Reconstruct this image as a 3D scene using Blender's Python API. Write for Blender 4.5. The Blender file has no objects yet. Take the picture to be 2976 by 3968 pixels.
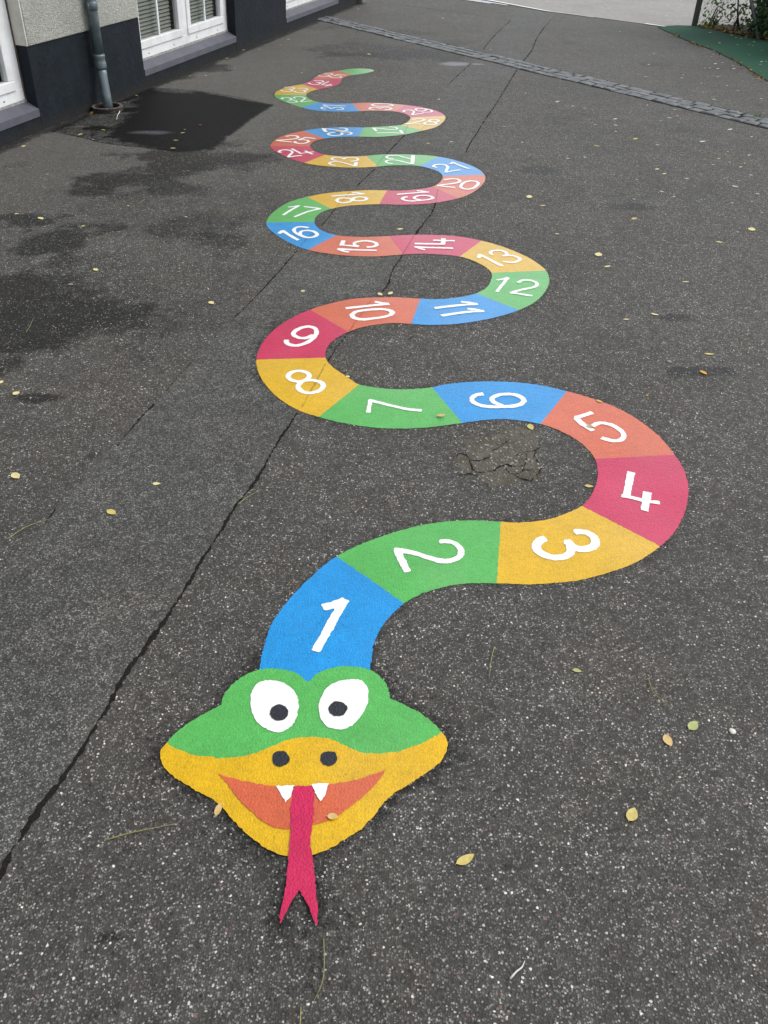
import bpy, bmesh, math, random
import numpy as np
from mathutils import Vector, Matrix, noise as mnoise
from mathutils.geometry import tessellate_polygon

random.seed(7)
SC = bpy.context.scene
COL = SC.collection

# ------------------------------------------------------------------ camera
PITCH, ROLL, CAM_H, FOC = math.radians(38.8), math.radians(0.9), 1.6, 3100.0
PW, PH = 2976.0, 3968.0                     # pixels of the photograph, for reading sizes off it
fwd = Vector((0, math.cos(PITCH), -math.sin(PITCH)))
_r = Vector((1, 0, 0)); _u = _r.cross(fwd)
RGT = _r * math.cos(ROLL) + _u * math.sin(ROLL)
UPV = -_r * math.sin(ROLL) + _u * math.cos(ROLL)
CAM = Vector((0, 0, CAM_H))
cd = bpy.data.cameras.new('camera'); cam = bpy.data.objects.new('camera', cd); COL.objects.link(cam)
cam.matrix_world = Matrix((
    (RGT.x, UPV.x, -fwd.x, CAM.x), (RGT.y, UPV.y, -fwd.y, CAM.y), (RGT.z, UPV.z, -fwd.z, CAM.z), (0, 0, 0, 1)))
cd.sensor_fit = 'HORIZONTAL'; cd.sensor_width = 36; cd.lens = 36 * FOC / PW
cd.clip_start = 0.02; cd.clip_end = 1000
SC.camera = cam

# ------------------------------------------------------------------ light
SUN_EL, SUN_AZ = math.radians(48), math.radians(78)     # azimuth clockwise from +Y
w = bpy.data.worlds.new("World"); SC.world = w; w.use_nodes = True
nt = w.node_tree; nt.nodes.clear()
sky = nt.nodes.new('ShaderNodeTexSky'); sky.sky_type = 'NISHITA'; sky.sun_disc = False
sky.sun_elevation = SUN_EL; sky.sun_rotation = SUN_AZ
sky.air_density = 1.0; sky.dust_density = 1.2; sky.ozone_density = 1.0
bg = nt.nodes.new('ShaderNodeBackground'); bg.inputs['Strength'].default_value = 0.15
hs = nt.nodes.new('ShaderNodeHueSaturation'); hs.inputs['Saturation'].default_value = 0.22
out = nt.nodes.new('ShaderNodeOutputWorld')
nt.links.new(sky.outputs[0], hs.inputs['Color']); nt.links.new(hs.outputs[0], bg.inputs[0]); nt.links.new(bg.outputs[0], out.inputs[0])
sd = bpy.data.lights.new('sun', 'SUN'); sd.energy = 1.05; sd.angle = math.radians(28); sd.color = (1, 0.96, 0.9)
sun = bpy.data.objects.new('sun', sd); COL.objects.link(sun)
sdir = Vector((math.sin(SUN_AZ) * math.cos(SUN_EL), math.cos(SUN_AZ) * math.cos(SUN_EL), math.sin(SUN_EL)))
sun.rotation_euler = sdir.to_track_quat('Z', 'Y').to_euler()
sun.location = (3, 0, 8)
SC.view_settings.view_transform = 'Standard'; SC.view_settings.look = 'None'
SC.view_settings.exposure = 0.70; SC.view_settings.gamma = 1

# ------------------------------------------------------------------ helpers
def G(x, y, z=0.0):
    """ground point under a spot read off the photograph, in metres"""
    d = fwd * FOC + RGT * (x - PW / 2) - UPV * (y - PH / 2)
    p = CAM + d * ((z - CAM_H) / d.z)
    return Vector((p.x, p.y, z))

def link(o, parent=None):
    COL.objects.link(o)
    if parent is not None: o.parent = parent
    return o

def tag(o, label=None, cat=None, group=None, kind=None):
    if label: o['label'] = label
    if cat: o['category'] = cat
    if group: o['group'] = group
    if kind: o['kind'] = kind
    return o

def empty(name, loc=(0, 0, 0), mw=None):
    o = bpy.data.objects.new(name, None); COL.objects.link(o)
    if mw is not None: o.matrix_world = mw
    else: o.location = loc
    o.empty_display_size = 0.1
    return o

def mesh_obj(name, verts, faces, mat, parent=None, smooth=False):
    me = bpy.data.meshes.new(name); me.from_pydata([tuple(v) for v in verts], [], faces); me.update()
    if mat: me.materials.append(mat)
    if smooth: me.polygons.foreach_set('use_smooth', [True] * len(me.polygons))
    return link(bpy.data.objects.new(name, me), parent)

class MB:
    """collects shapes for one mesh"""
    def __init__(s): s.v = []; s.f = []
    def add(s, vs, fs):
        o = len(s.v); s.v += [tuple(v) for v in vs]; s.f += [tuple(i + o for i in f) for f in fs]
    def box(s, x0, x1, y0, y1, z0, z1, bev=0.0):
        if bev <= 0:
            s.add([(x0, y0, z0), (x1, y0, z0), (x1, y1, z0), (x0, y1, z0), (x0, y0, z1), (x1, y0, z1), (x1, y1, z1), (x0, y1, z1)],
                  [(0, 3, 2, 1), (4, 5, 6, 7), (0, 1, 5, 4), (1, 2, 6, 5), (2, 3, 7, 6), (3, 0, 4, 7)])
        else:
            bm = bmesh.new(); bmesh.ops.create_cube(bm, size=1)
            for v in bm.verts:
                v.co = Vector(((x0 + x1) / 2 + v.co.x * (x1 - x0), (y0 + y1) / 2 + v.co.y * (y1 - y0), (z0 + z1) / 2 + v.co.z * (z1 - z0)))
            bmesh.ops.bevel(bm, geom=bm.edges[:], offset=bev, segments=2, affect='EDGES', profile=0.5)
            bm.verts.ensure_lookup_table(); bm.verts.index_update()
            s.add([v.co.copy() for v in bm.verts], [tuple(v.index for v in f.verts) for f in bm.faces]); bm.free()
    def tube(s, pts, rad, n=16, cap=True):
        pts = [Vector(p) for p in pts]
        rad = rad if isinstance(rad, (list, tuple)) else [rad] * len(pts)
        o = len(s.v); ref = None
        for i, p in enumerate(pts):
            t = (pts[min(i + 1, len(pts) - 1)] - pts[max(i - 1, 0)]).normalized()
            if ref is None: ref = t.orthogonal().normalized()
            ref = (ref - t * ref.dot(t)).normalized(); b = t.cross(ref)
            for k in range(n):
                a = 2 * math.pi * k / n
                s.v.append(tuple(p + (ref * math.cos(a) + b * math.sin(a)) * rad[i]))
        for i in range(len(pts) - 1):
            for k in range(n):
                a = o + i * n + k; c = o + i * n + (k + 1) % n
                s.f.append((a, c, c + n, a + n))
        if cap:
            s.f.append(tuple(o + k for k in reversed(range(n)))); s.f.append(tuple(o + (len(pts) - 1) * n + k for k in range(n)))
    def build(s, name, mat, parent=None, smooth=False):
        return mesh_obj(name, s.v, s.f, mat, parent, smooth)

def N3(x, y, z=0.0): return mnoise.noise(Vector((x, y, z)))

# ------------------------------------------------------------------ materials
def newmat(name):
    m = bpy.data.materials.new(name); m.use_nodes = True
    nt = m.node_tree; b = nt.nodes['Principled BSDF']
    return m, nt, b
def nd(nt, typ, **kw):
    n = nt.nodes.new(typ)
    for k, v in kw.items():
        if k in n.inputs: n.inputs[k].default_value = v
        else: setattr(n, k, v)
    return n
def ramp(nt, src, stops, interp='LINEAR'):
    r = nt.nodes.new('ShaderNodeValToRGB'); r.color_ramp.interpolation = interp
    e = r.color_ramp.elements
    while len(e) < len(stops): e.new(0.5)
    for i, (p, c) in enumerate(stops):
        e[i].position = p; e[i].color = (c, c, c, 1) if isinstance(c, (int, float)) else (*c, 1)
    nt.links.new(src, r.inputs[0]); return r.outputs[0]
def mixc(nt, fac, a, b, mode='MIX'):
    m = nt.nodes.new('ShaderNodeMix'); m.data_type = 'RGBA'; m.blend_type = mode
    for i, v in ((0, fac), (6, a), (7, b)):
        if hasattr(v, 'is_output'): nt.links.new(v, m.inputs[i])
        else: m.inputs[i].default_value = v if i == 0 else ((v, v, v, 1) if isinstance(v, (int, float)) else (*v, 1))
    return m.outputs[2]
def math_(nt, op, a, b=0.0, c=None, clamp=False):
    m = nt.nodes.new('ShaderNodeMath'); m.operation = op; m.use_clamp = clamp
    for i, v in enumerate((a, b) if c is None else (a, b, c)):
        if hasattr(v, 'is_output'): nt.links.new(v, m.inputs[i])
        else: m.inputs[i].default_value = v
    return m.outputs[0]
def pos(nt): return nt.nodes.new('ShaderNodeNewGeometry').outputs['Position']
def vor(nt, P, scale, feature='F1', rnd=1.0):
    v = nt.nodes.new('ShaderNodeTexVoronoi'); v.feature = feature; v.inputs['Scale'].default_value = scale
    v.inputs['Randomness'].default_value = rnd; nt.links.new(P, v.inputs['Vector']); return v
def noi(nt, P, scale, detail=3, rough=0.55, dist=0.0):
    n = nt.nodes.new('ShaderNodeTexNoise'); n.inputs['Scale'].default_value = scale; n.inputs['Detail'].default_value = detail
    n.inputs['Roughness'].default_value = rough; n.inputs['Distortion'].default_value = dist
    nt.links.new(P, n.inputs['Vector']); return n.outputs['Fac']
def bump(nt, h, strength, dist, bsdf, prev=None):
    b = nt.nodes.new('ShaderNodeBump'); b.inputs['Strength'].default_value = strength; b.inputs['Distance'].default_value = dist
    nt.links.new(h, b.inputs['Height'])
    if prev: nt.links.new(prev, b.inputs['Normal'])
    if bsdf: nt.links.new(b.outputs[0], bsdf.inputs['Normal'])
    return b.outputs[0]
def attr(nt, name):
    a = nt.nodes.new('ShaderNodeAttribute'); a.attribute_name = name; return a.outputs['Fac']

def asphalt_mat():
    m, nt, b = newmat('asphalt'); P = pos(nt)
    damp = attr(nt, 'damp'); fine = attr(nt, 'fine'); far_pale = attr(nt, 'far_pale'); dry = attr(nt, 'dry')
    # grainy rim of the damp spots: every chip dries on its own
    gr = math_(nt, 'ADD', math_(nt, 'MULTIPLY', noi(nt, P, 60, 3, 0.8), 0.6), math_(nt, 'MULTIPLY', noi(nt, P, 13, 5, 0.8), 0.4))
    damp = math_(nt, 'ADD', damp, math_(nt, 'MULTIPLY', math_(nt, 'SUBTRACT', gr, 0.5), 3.2))
    damp = ramp(nt, damp, [(0.22, 0.0), (0.72, 1.0)])
    damp0 = damp
    # broken chips of several sizes set in dark binder; the lookup is warped so that no chip is round
    wob = nt.nodes.new('ShaderNodeTexNoise'); wob.inputs['Scale'].default_value = 210; wob.inputs['Detail'].default_value = 2
    nt.links.new(P, wob.inputs['Vector'])
    vm = nt.nodes.new('ShaderNodeVectorMath'); vm.operation = 'MULTIPLY_ADD'
    nt.links.new(wob.outputs['Color'], vm.inputs[0]); vm.inputs[1].default_value = (0.006, 0.006, 0); nt.links.new(P, vm.inputs[2])
    Q = vm.outputs[0]
    v1 = vor(nt, Q, 215); s1 = nt.nodes.new('ShaderNodeSeparateColor'); nt.links.new(v1.outputs['Color'], s1.inputs[0])
    c1 = ramp(nt, s1.outputs[0], [(0, 0.026), (0.20, 0.052), (0.42, 0.082), (0.63, 0.122), (0.80, 0.20), (0.925, 0.31), (0.985, 0.48)], 'CONSTANT')
    st1 = ramp(nt, v1.outputs['Distance'], [(0.40, 1.0), (0.52, 0.0)])
    base1 = mixc(nt, st1, (0.040, 0.039, 0.036), c1)
    v2 = vor(nt, Q, 140); s2 = nt.nodes.new('ShaderNodeSeparateColor'); nt.links.new(v2.outputs['Color'], s2.inputs[0])
    pick = ramp(nt, s2.outputs[1], [(0, 0), (0.87, 1)], 'CONSTANT')
    st2 = ramp(nt, v2.outputs['Distance'], [(0.30, 1.0), (0.40, 0.0)])
    c2 = ramp(nt, s2.outputs[2], [(0, (0.15, 0.148, 0.14)), (0.40, (0.23, 0.225, 0.21)), (0.70, (0.36, 0.35, 0.33)), (0.88, (0.60, 0.59, 0.56)), (0.97, (0.17, 0.09, 0.08))], 'CONSTANT')
    base1 = mixc(nt, math_(nt, 'MULTIPLY', pick, st2), base1, c2)
    # dark pits where chips have come out
    v5 = vor(nt, Q, 95); s5 = nt.nodes.new('ShaderNodeSeparateColor'); nt.links.new(v5.outputs['Color'], s5.inputs[0])
    pit = math_(nt, 'MULTIPLY', ramp(nt, s5.outputs[0], [(0, 0), (0.955, 1)], 'CONSTANT'), ramp(nt, v5.outputs['Distance'], [(0.26, 1.0), (0.42, 0.0)]))
    base1 = mixc(nt, pit, base1, (0.012, 0.011, 0.010))
    # fine surface of the filled trench
    v3 = vor(nt, Q, 245); s3 = nt.nodes.new('ShaderNodeSeparateColor'); nt.links.new(v3.outputs['Color'], s3.inputs[0])
    c3 = ramp(nt, s3.outputs[0], [(0, (0.036, 0.037, 0.037)), (0.3, (0.080, 0.083, 0.083)), (0.58, (0.145, 0.148, 0.147)), (0.84, (0.27, 0.27, 0.265))], 'CONSTANT')
    st3 = ramp(nt, v3.outputs['Distance'], [(0.4, 1.0), (0.64, 0.0)])
    base3 = mixc(nt, st3, (0.040, 0.040, 0.039), c3)
    col = mixc(nt, fine, base1, base3)
    # broad tone: worn, dusty, brownish zones
    n1 = noi(nt, P, 0.9, 4, 0.6); n2 = noi(nt, P, 5.5, 4, 0.6); n3 = noi(nt, P, 24, 3)
    tone = math_(nt, 'ADD', math_(nt, 'MULTIPLY', n1, 0.9), math_(nt, 'MULTIPLY', n2, 0.55))
    tone = math_(nt, 'ADD', tone, math_(nt, 'MULTIPLY', n3, 0.35))
    tone = ramp(nt, tone, [(0.6, 0.76), (1.1, 1.20)])
    col = mixc(nt, 1.0, col, tone, 'MULTIPLY')
    for sc_, am in ((75, .26), (36, .13), (17, .08)):
        vv = vor(nt, Q, sc_); sv = nt.nodes.new('ShaderNodeSeparateColor'); nt.links.new(vv.outputs['Color'], sv.inputs[0])
        col = mixc(nt, 1.0, col, ramp(nt, sv.outputs[0], [(0.0, 1 - am), (1.0, 1 + am)]), 'MULTIPLY')
    br = ramp(nt, noi(nt, P, 2.3, 3), [(0.45, 0.0), (0.66, 1.0)])
    col = mixc(nt, math_(nt, 'MULTIPLY', br, 0.7), col, mixc(nt, 1.0, col, (1.08, 1.0, 0.91), 'MULTIPLY'))
    ru = ramp(nt, noi(nt, P, 7, 3), [(0.62, 0.0), (0.74, 1.0)])
    col = mixc(nt, math_(nt, 'MULTIPLY', ru, 0.16), col, (0.13, 0.10, 0.08))
    # dust film between chips of the dry yard, plus paling with distance; none where damp
    film = math_(nt, 'ADD', 0.10, math_(nt, 'ADD', math_(nt, 'MULTIPLY', far_pale, 0.04), math_(nt, 'MULTIPLY', dry, 0.42)))
    film = math_(nt, 'MULTIPLY', film, math_(nt, 'SUBTRACT', 1.0, damp))
    fc = mixc(nt, fine, (0.125, 0.126, 0.119), (0.112, 0.120, 0.121))
    col = mixc(nt, film, col, fc)
    dk = mixc(nt, 1.0, col, mixc(nt, fine, (0.20, 0.20, 0.205), (0.055, 0.057, 0.058)), 'MULTIPLY')
    keep = ramp(nt, col, [(0.16, 1.0), (0.42, 0.35)])      # washed light chips stand out of the wet binder
    keep = math_(nt, 'MAXIMUM', keep, fine)
    col = mixc(nt, math_(nt, 'MULTIPLY', damp, keep), col, dk)
    col = mixc(nt, 1.0, col, (1.035, 1.01, 0.965), 'MULTIPLY')
    lite = attr(nt, 'pale')
    col = mixc(nt, lite, col, (0.28, 0.28, 0.32))
    nt.links.new(col, b.inputs['Base Color'])
    rg = mixc(nt, damp, 0.72, 0.55); nt.links.new(rg, b.inputs['Roughness'])
    nt.links.new(mixc(nt, math_(nt, 'MULTIPLY', damp, fine), 0.34, 0.12), b.inputs['Specular IOR Level'])
    hh = math_(nt, 'SUBTRACT', 1.0, v1.outputs['Distance']); hf = math_(nt, 'SUBTRACT', 1.0, v3.outputs['Distance'])
    h = mixc(nt, fine, hh, hf)
    h = math_(nt, 'ADD', h, math_(nt, 'MULTIPLY', s1.outputs[2], 0.4))
    bump(nt, h, 0.7, 0.003, b)
    return m

def paint_mat(name, col, rough=0.5, mott=0.10, pin=None, scuff=(0.75, 0.7, 0.66), bs=0.34):
    m, nt, b = newmat(name); P = pos(nt)
    n1 = noi(nt, P, 5, 3); n2 = noi(nt, P, 60, 3); n3 = noi(nt, P, 1.7, 2)
    t = math_(nt, 'ADD', math_(nt, 'MULTIPLY', n1, 0.5), math_(nt, 'MULTIPLY', n2, 0.5))
    t = ramp(nt, t, [(0.3, 1 - mott), (0.7, 1 + mott)])
    c = mixc(nt, 1.0, col, t, 'MULTIPLY')
    fineg = ramp(nt, noi(nt, P, 210, 2, 0.7), [(0.30, 1 - mott * 1.3), (0.70, 1 + mott * 1.1)])
    c = mixc(nt, 1.0, c, fineg, 'MULTIPLY')
    brush = ramp(nt, noi(nt, P, 17, 4, 0.7), [(0.3, 1 - mott * .6), (0.7, 1 + mott * .6)]); c = mixc(nt, 1.0, c, brush, 'MULTIPLY')
    # thinly covered patches: paint film lets a paler, dusty tone through
    thin = ramp(nt, n3, [(0.50, 0.0), (0.75, 1.0)])
    c = mixc(nt, math_(nt, 'MULTIPLY', thin, 0.06), c, scuff)
    v = vor(nt, P, 130); s = nt.nodes.new('ShaderNodeSeparateColor'); nt.links.new(v.outputs['Color'], s.inputs[0])
    if pin:
        zone = ramp(nt, noi(nt, P, 9, 3), [(pin, 0.0), (pin + .14, 1.0)])
        v4 = vor(nt, P, 170); s4 = nt.nodes.new('ShaderNodeSeparateColor'); nt.links.new(v4.outputs['Color'], s4.inputs[0])
        hole = math_(nt, 'MULTIPLY', ramp(nt, s4.outputs[0], [(0, 0), (0.87, 1)], 'CONSTANT'), ramp(nt, v4.outputs['Distance'], [(0.20, 1.0), (0.34, 0.0)]))
        c = mixc(nt, math_(nt, 'MULTIPLY', hole, math_(nt, 'MULTIPLY', zone, 0.85)), c, (0.015, 0.018, 0.03))
    nt.links.new(c, b.inputs['Base Color'])
    b.inputs['Roughness'].default_value = rough; b.inputs['Specular IOR Level'].default_value = 0.35
    b.inputs['Coat Weight'].default_value = 0.6; b.inputs['Coat Roughness'].default_value = 0.14
    v1 = vor(nt, P, 215)
    h = math_(nt, 'ADD', math_(nt, 'SUBTRACT', 1.0, v1.outputs['Distance']), math_(nt, 'MULTIPLY', noi(nt, P, 70, 2), 0.8))
    nrm_ = bump(nt, h, bs * .8, 0.0035, b); nt.links.new(nrm_, b.inputs['Coat Normal'])
    return m

def simple(name, col, rough=0.6, var=0.12, scale=30, bstr=0.0, bscale=80, bdist=0.004, metal=0.0, spec=0.5, tint=None, tscale=3):
    m, nt, b = newmat(name); P = pos(nt)
    t = ramp(nt, noi(nt, P, scale, 4), [(0.3, 1 - var), (0.7, 1 + var)])
    c = mixc(nt, 1.0, col, t, 'MULTIPLY')
    if tint:
        k = ramp(nt, noi(nt, P, tscale, 5, 0.65), [(0.48, 0.0), (0.66, 1.0)])
        c = mixc(nt, math_(nt, 'MULTIPLY', k, tint[1]), c, tint[0])
    nt.links.new(c, b.inputs['Base Color'])
    b.inputs['Roughness'].default_value = rough; b.inputs['Metallic'].default_value = metal
    b.inputs['Specular IOR Level'].default_value = spec
    if bstr: bump(nt, noi(nt, P, bscale, 4), bstr, bdist, b)
    return m

M = {}
M['asphalt'] = asphalt_mat()
COLS = {'blue': (0.004, 0.27, 0.66), 'green': (0.085, 0.42, 0.085), 'yellow': (0.68, 0.405, 0.001),
        'crimson': (0.54, 0.009, 0.080), 'orange': (0.60, 0.115, 0.045)}
for k, c in COLS.items():
    M[k] = paint_mat('paint_' + k, c, 0.28, 0.12, pin=(.46 if k == 'blue' else .58))
M['white'] = paint_mat('paint_white', (0.88, 0.88, 0.87), 0.5, 0.015, bs=0.14)
M['black'] = paint_mat('paint_black', (0.012, 0.014, 0.022), 0.45, 0.25, scuff=(0.05, 0.05, 0.07))
M['crack'] = simple('crack_soil', (0.016, 0.015, 0.013), 0.95, 0.5, 200, 0.6, 300, spec=0.1)
M['soil'] = simple('joint_soil', (0.016, 0.015, 0.013), 0.95, 0.5, 90, 0.6, 200, spec=0.1)

# ------------------------------------------------------------------ ground
T_D = Vector((0.2372, 0.9715, 0)).normalized()
T_N = Vector((T_D.y, -T_D.x, 0))
T_R = G(1200, 1520); T_L = G(983, 1156)      # one point on each edge of the filled trench
offR = G(1079, 1700).dot(T_N); offL = T_L.dot(T_N)
WA = Vector((0.270, 0.963, 0)).normalized()        # direction of the building's wall, away from the camera
W0 = Vector((-2.1, 8.655, 0))
WN = Vector((WA.y, -WA.x, 0))                       # towards the yard

def build_ground(snake_pts):
    xs = np.concatenate([np.array([-150, -80, -40, -20, -12, -8, -6]), np.arange(-5, -3, .1), np.arange(-3, 3.4, 0.025), np.arange(3.4, 7, .1), np.array([7, 9, 12, 20, 40, 80, 150])])
    ys = np.concatenate([np.array([-60, -30, -10, -4, -1]), np.arange(0, 9.6, 0.025), np.arange(9.6, 12, .05), np.arange(12, 17, .1), np.array([17, 19, 22, 30, 45, 80, 150, 300])])
    X, Y = np.meshgrid(xs, ys); nx, ny = len(xs), len(ys)
    x = X.ravel(); y = Y.ravel(); n = len(x)
    rng = np.random.RandomState(3)
    def vnoise(sc, seed):
        r = np.random.RandomState(seed); Gd = r.rand(512, 512)
        u = x * sc + 100; v = y * sc + 100
        i = np.floor(u).astype(int) % 512; j = np.floor(v).astype(int) % 512; fu = u - np.floor(u); fv = v - np.floor(v)
        fu = fu * fu * (3 - 2 * fu); fv = fv * fv * (3 - 2 * fv); i1 = (i + 1) % 512; j1 = (j + 1) % 512
        return (Gd[i, j] * (1 - fu) + Gd[i1, j] * fu) * (1 - fv) + (Gd[i, j1] * (1 - fu) + Gd[i1, j1] * fu) * fv
    nz = vnoise(4, 1) * 0.5 + vnoise(9, 2) * 0.3 + vnoise(20, 3) * 0.2 - 0.5
    nfine = vnoise(14, 5) * 0.5 + vnoise(33, 6) * 0.5 - 0.5
    damp = np.zeros(n)
    def sstep(a, b, t):
        t = np.clip((t - a) / (b - a), 0, 1); return t * t * (3 - 2 * t)
    def blob(px, py, rx, ry, k, warp=1.6, soft=0.45):
        c = G(px, py); e = G(px + rx, py); f = G(px, py - ry)
        if rx < 80: warp = min(warp, .55)
        ax = abs(e.x - c.x); ay = abs(f.y - c.y)
        r = np.sqrt(((x - c.x) / ax) ** 2 + ((y - c.y) / ay) ** 2) + nz * warp + nfine * 0.5
        return k * (1 - sstep(1 - soft, 1 + soft, r))
    def poly(pts, k, soft=0.03, warp=0.12):
        P = [G(*p) for p in pts]
        xx = x + nz * warp; yy = y + nfine * warp
        ins = np.zeros(n, bool); dmin = np.full(n, 1e9)
        for a, b in zip(P, P[1:] + P[:1]):
            cond = ((a.y > yy) != (b.y > yy))
            xi = (b.x - a.x) * (yy - a.y) / ((b.y - a.y) or 1e-9) + a.x
            ins ^= cond & (xx < xi)
            ex, ey = b.x - a.x, b.y - a.y; L = ex * ex + ey * ey
            t = np.clip(((xx - a.x) * ex + (yy - a.y) * ey) / L, 0, 1)
            dmin = np.minimum(dmin, np.hypot(xx - a.x - t * ex, yy - a.y - t * ey))
        sd = np.where(ins, dmin, -dmin)
        return k * sstep(-soft, soft, sd)
    L = []
    L.append(poly([(575, 348), (1058, 408), (960, 470), (820, 575), (700, 592), (600, 572), (480, 545), (440, 500), (560, 430), (520, 395)], 0.92, 0.05, 0.10))
    L.append(poly([(600, 420), (960, 430), (860, 510), (700, 540), (600, 520)], 1.0, 0.15, 0.1))
    for a in [(392, 723, 130, 38, .75), (470, 700, 130, 26, .6), (693, 663, 140, 34, .75), (640, 730, 120, 22, .5), (150, 850, 120, 38, .85), (240, 925, 130, 50, .9), (130, 965, 70, 26, .9), (230, 1010, 90, 30, .5),
              (330, 880, 130, 18, .6), (814, 900, 190, 70, .35), (860, 930, 110, 30, .4), (60, 1130, 110, 70, .85), (220, 1090, 120, 30, .45), (150, 1225, 430, 95, .95), (60, 1330, 240, 60, .9), (300, 1200, 200, 50, .5), (0, 1420, 120, 60, .6), (330, 1180, 560, 210, .30), (620, 780, 420, 120, .28), (120, 1544, 110, 24, .75),
              (760, 610, 260, 26, .75), (900, 640, 140, 22, .45), (640, 520, 100, 10, .3), (850, 560, 100, 25, .6),
              (2613, 1229, 78, 15, .85), (2445, 802, 76, 14, 1), (2101, 662, 62, 15, 1), (2206, 166, 26, 5, .8), (2530, 250, 60, 9, .75), (2260, 195, 30, 4, .4), (2640, 505, 70, 12, .55), (2770, 265, 130, 10, .3), (2700, 1480, 160, 18, .3),
              (1240, 105, 90, 10, .35), (1260, 212, 100, 9, .45), (1480, 195, 260, 28, .5), (1650, 218, 200, 18, .55), (1560, 125, 140, 10, .5), (1700, 165, 130, 12, .5), (1830, 205, 70, 10, .5),
              (800, 262, 90, 16, .7), (690, 300, 70, 12, .6), (60, 640, 60, 10, .3), (645, 2960, 60, 60, .2), (415, 3640, 34, 30, .75), (360, 1760, 22, 12, .6),
              (380, 497, 55, 8, .7), (1990, 1420, 50, 12, .2)]:
        L.append(blob(*a))
    L.append(poly([(2575, 1422), (2740, 1420), (2860, 1432), (2870, 1448), (2760, 1452), (2650, 1460), (2578, 1456)], 1.0, 0.015, 0.03))
    patch = poly([(195, 507), (583, 340), (760, 352), (1058, 408), (960, 470), (830, 580), (700, 590), (560, 574), (398, 554), (253, 519)], 1.0, 0.02, 0.02)
    L.append(0.95 * patch * sstep(0.25, 0.6, blob(820, 455, 330, 95, 1.0, .9, .4)))
    L.append(0.50 * patch)
    for d in L: damp = 1 - (1 - damp) * (1 - d)
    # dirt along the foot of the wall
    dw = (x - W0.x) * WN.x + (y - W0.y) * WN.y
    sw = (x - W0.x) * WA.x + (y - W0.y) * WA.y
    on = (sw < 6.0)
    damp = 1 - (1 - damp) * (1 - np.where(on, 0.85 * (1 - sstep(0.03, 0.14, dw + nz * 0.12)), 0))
    # dark primer / sealed rim round the painted snake
    near = np.full(n, 9.0); idx = np.where((x > -2) & (x < 2) & (y > 0) & (y < 9.5))[0]
    S = np.array(snake_pts); px = x[idx]; py = y[idx]; dm = np.full(len(idx), 9.0)
    for k in range(0, len(S), 1):
        dm = np.minimum(dm, np.hypot(px - S[k, 0], py - S[k, 1]))
    near[idx] = dm
    rim = 0.30 * np.exp(-(near / 0.022) ** 2) + 0.14 * np.exp(-(near / 0.12) ** 2)
    hd = G(1180, 3100); rim *= np.where(np.hypot(x - hd.x, y - hd.y) < 0.5, 1.35, 0.8) * (0.7 + 1.2 * vnoise(6, 9) * 0.5 + 0.2)
    damp = 1 - (1 - damp) * (1 - np.clip(rim, 0, .8))
    # filled trench
    o = x * T_N.x + y * T_N.y
    wob = nfine * 0.012
    fine = sstep(offL - .012, offL + .012, o + wob) * (1 - sstep(offR - .012, offR + .012, o + wob)) * (1 - sstep(14.6, 14.7, y))
    far_pale = sstep(4.5, 13, y) * (0.6 + 0.8 * vnoise(0.8, 12))  # rises with distance, turns the far asphalt slightly paler
    fine = np.maximum(fine, patch)
    dry = sstep(3.5, 6.5, y) * (1 - sstep(-1.2, -.3, x)) * .8 + .3 * sstep(5, 12, y)
    pale = np.zeros(n)
    pale = np.maximum(pale, blob(1765, 248, 48, 7, .75, 0.8, .4)); pale = np.maximum(pale, blob(1850, 249, 22, 2.5, .6, 0.5, .4))
    pale = np.maximum(pale, blob(590, 513, 70, 6, .25, 0.9, .5))
    verts = np.stack([x, y, np.zeros(n)], 1)
    I = np.arange(nx * ny).reshape(ny, nx)
    F = np.stack([I[:-1, :-1].ravel(), I[:-1, 1:].ravel(), I[1:, 1:].ravel(), I[1:, :-1].ravel()], 1)
    me = bpy.data.meshes.new('asphalt_ground')
    me.vertices.add(n); me.vertices.foreach_set('co', verts.ravel())
    me.loops.add(F.size); me.loops.foreach_set('vertex_index', F.ravel())
    me.polygons.add(len(F)); me.polygons.foreach_set('loop_start', np.arange(len(F)) * 4); me.polygons.foreach_set('loop_total', np.full(len(F), 4))
    me.update(); me.validate()
    for nm, a in (('damp', damp), ('fine', fine), ('far_pale', np.clip(far_pale, 0, 1)), ('dry', np.clip(dry, 0, 1)), ('pale', pale)):
        at = me.attributes.new(nm, 'FLOAT', 'POINT'); at.data.foreach_set('value', np.ascontiguousarray(a, dtype=np.float32))
    me.materials.append(M['asphalt'])
    o = link(bpy.data.objects.new('asphalt_ground', me)); tag(o, kind='structure')
    return o

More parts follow.
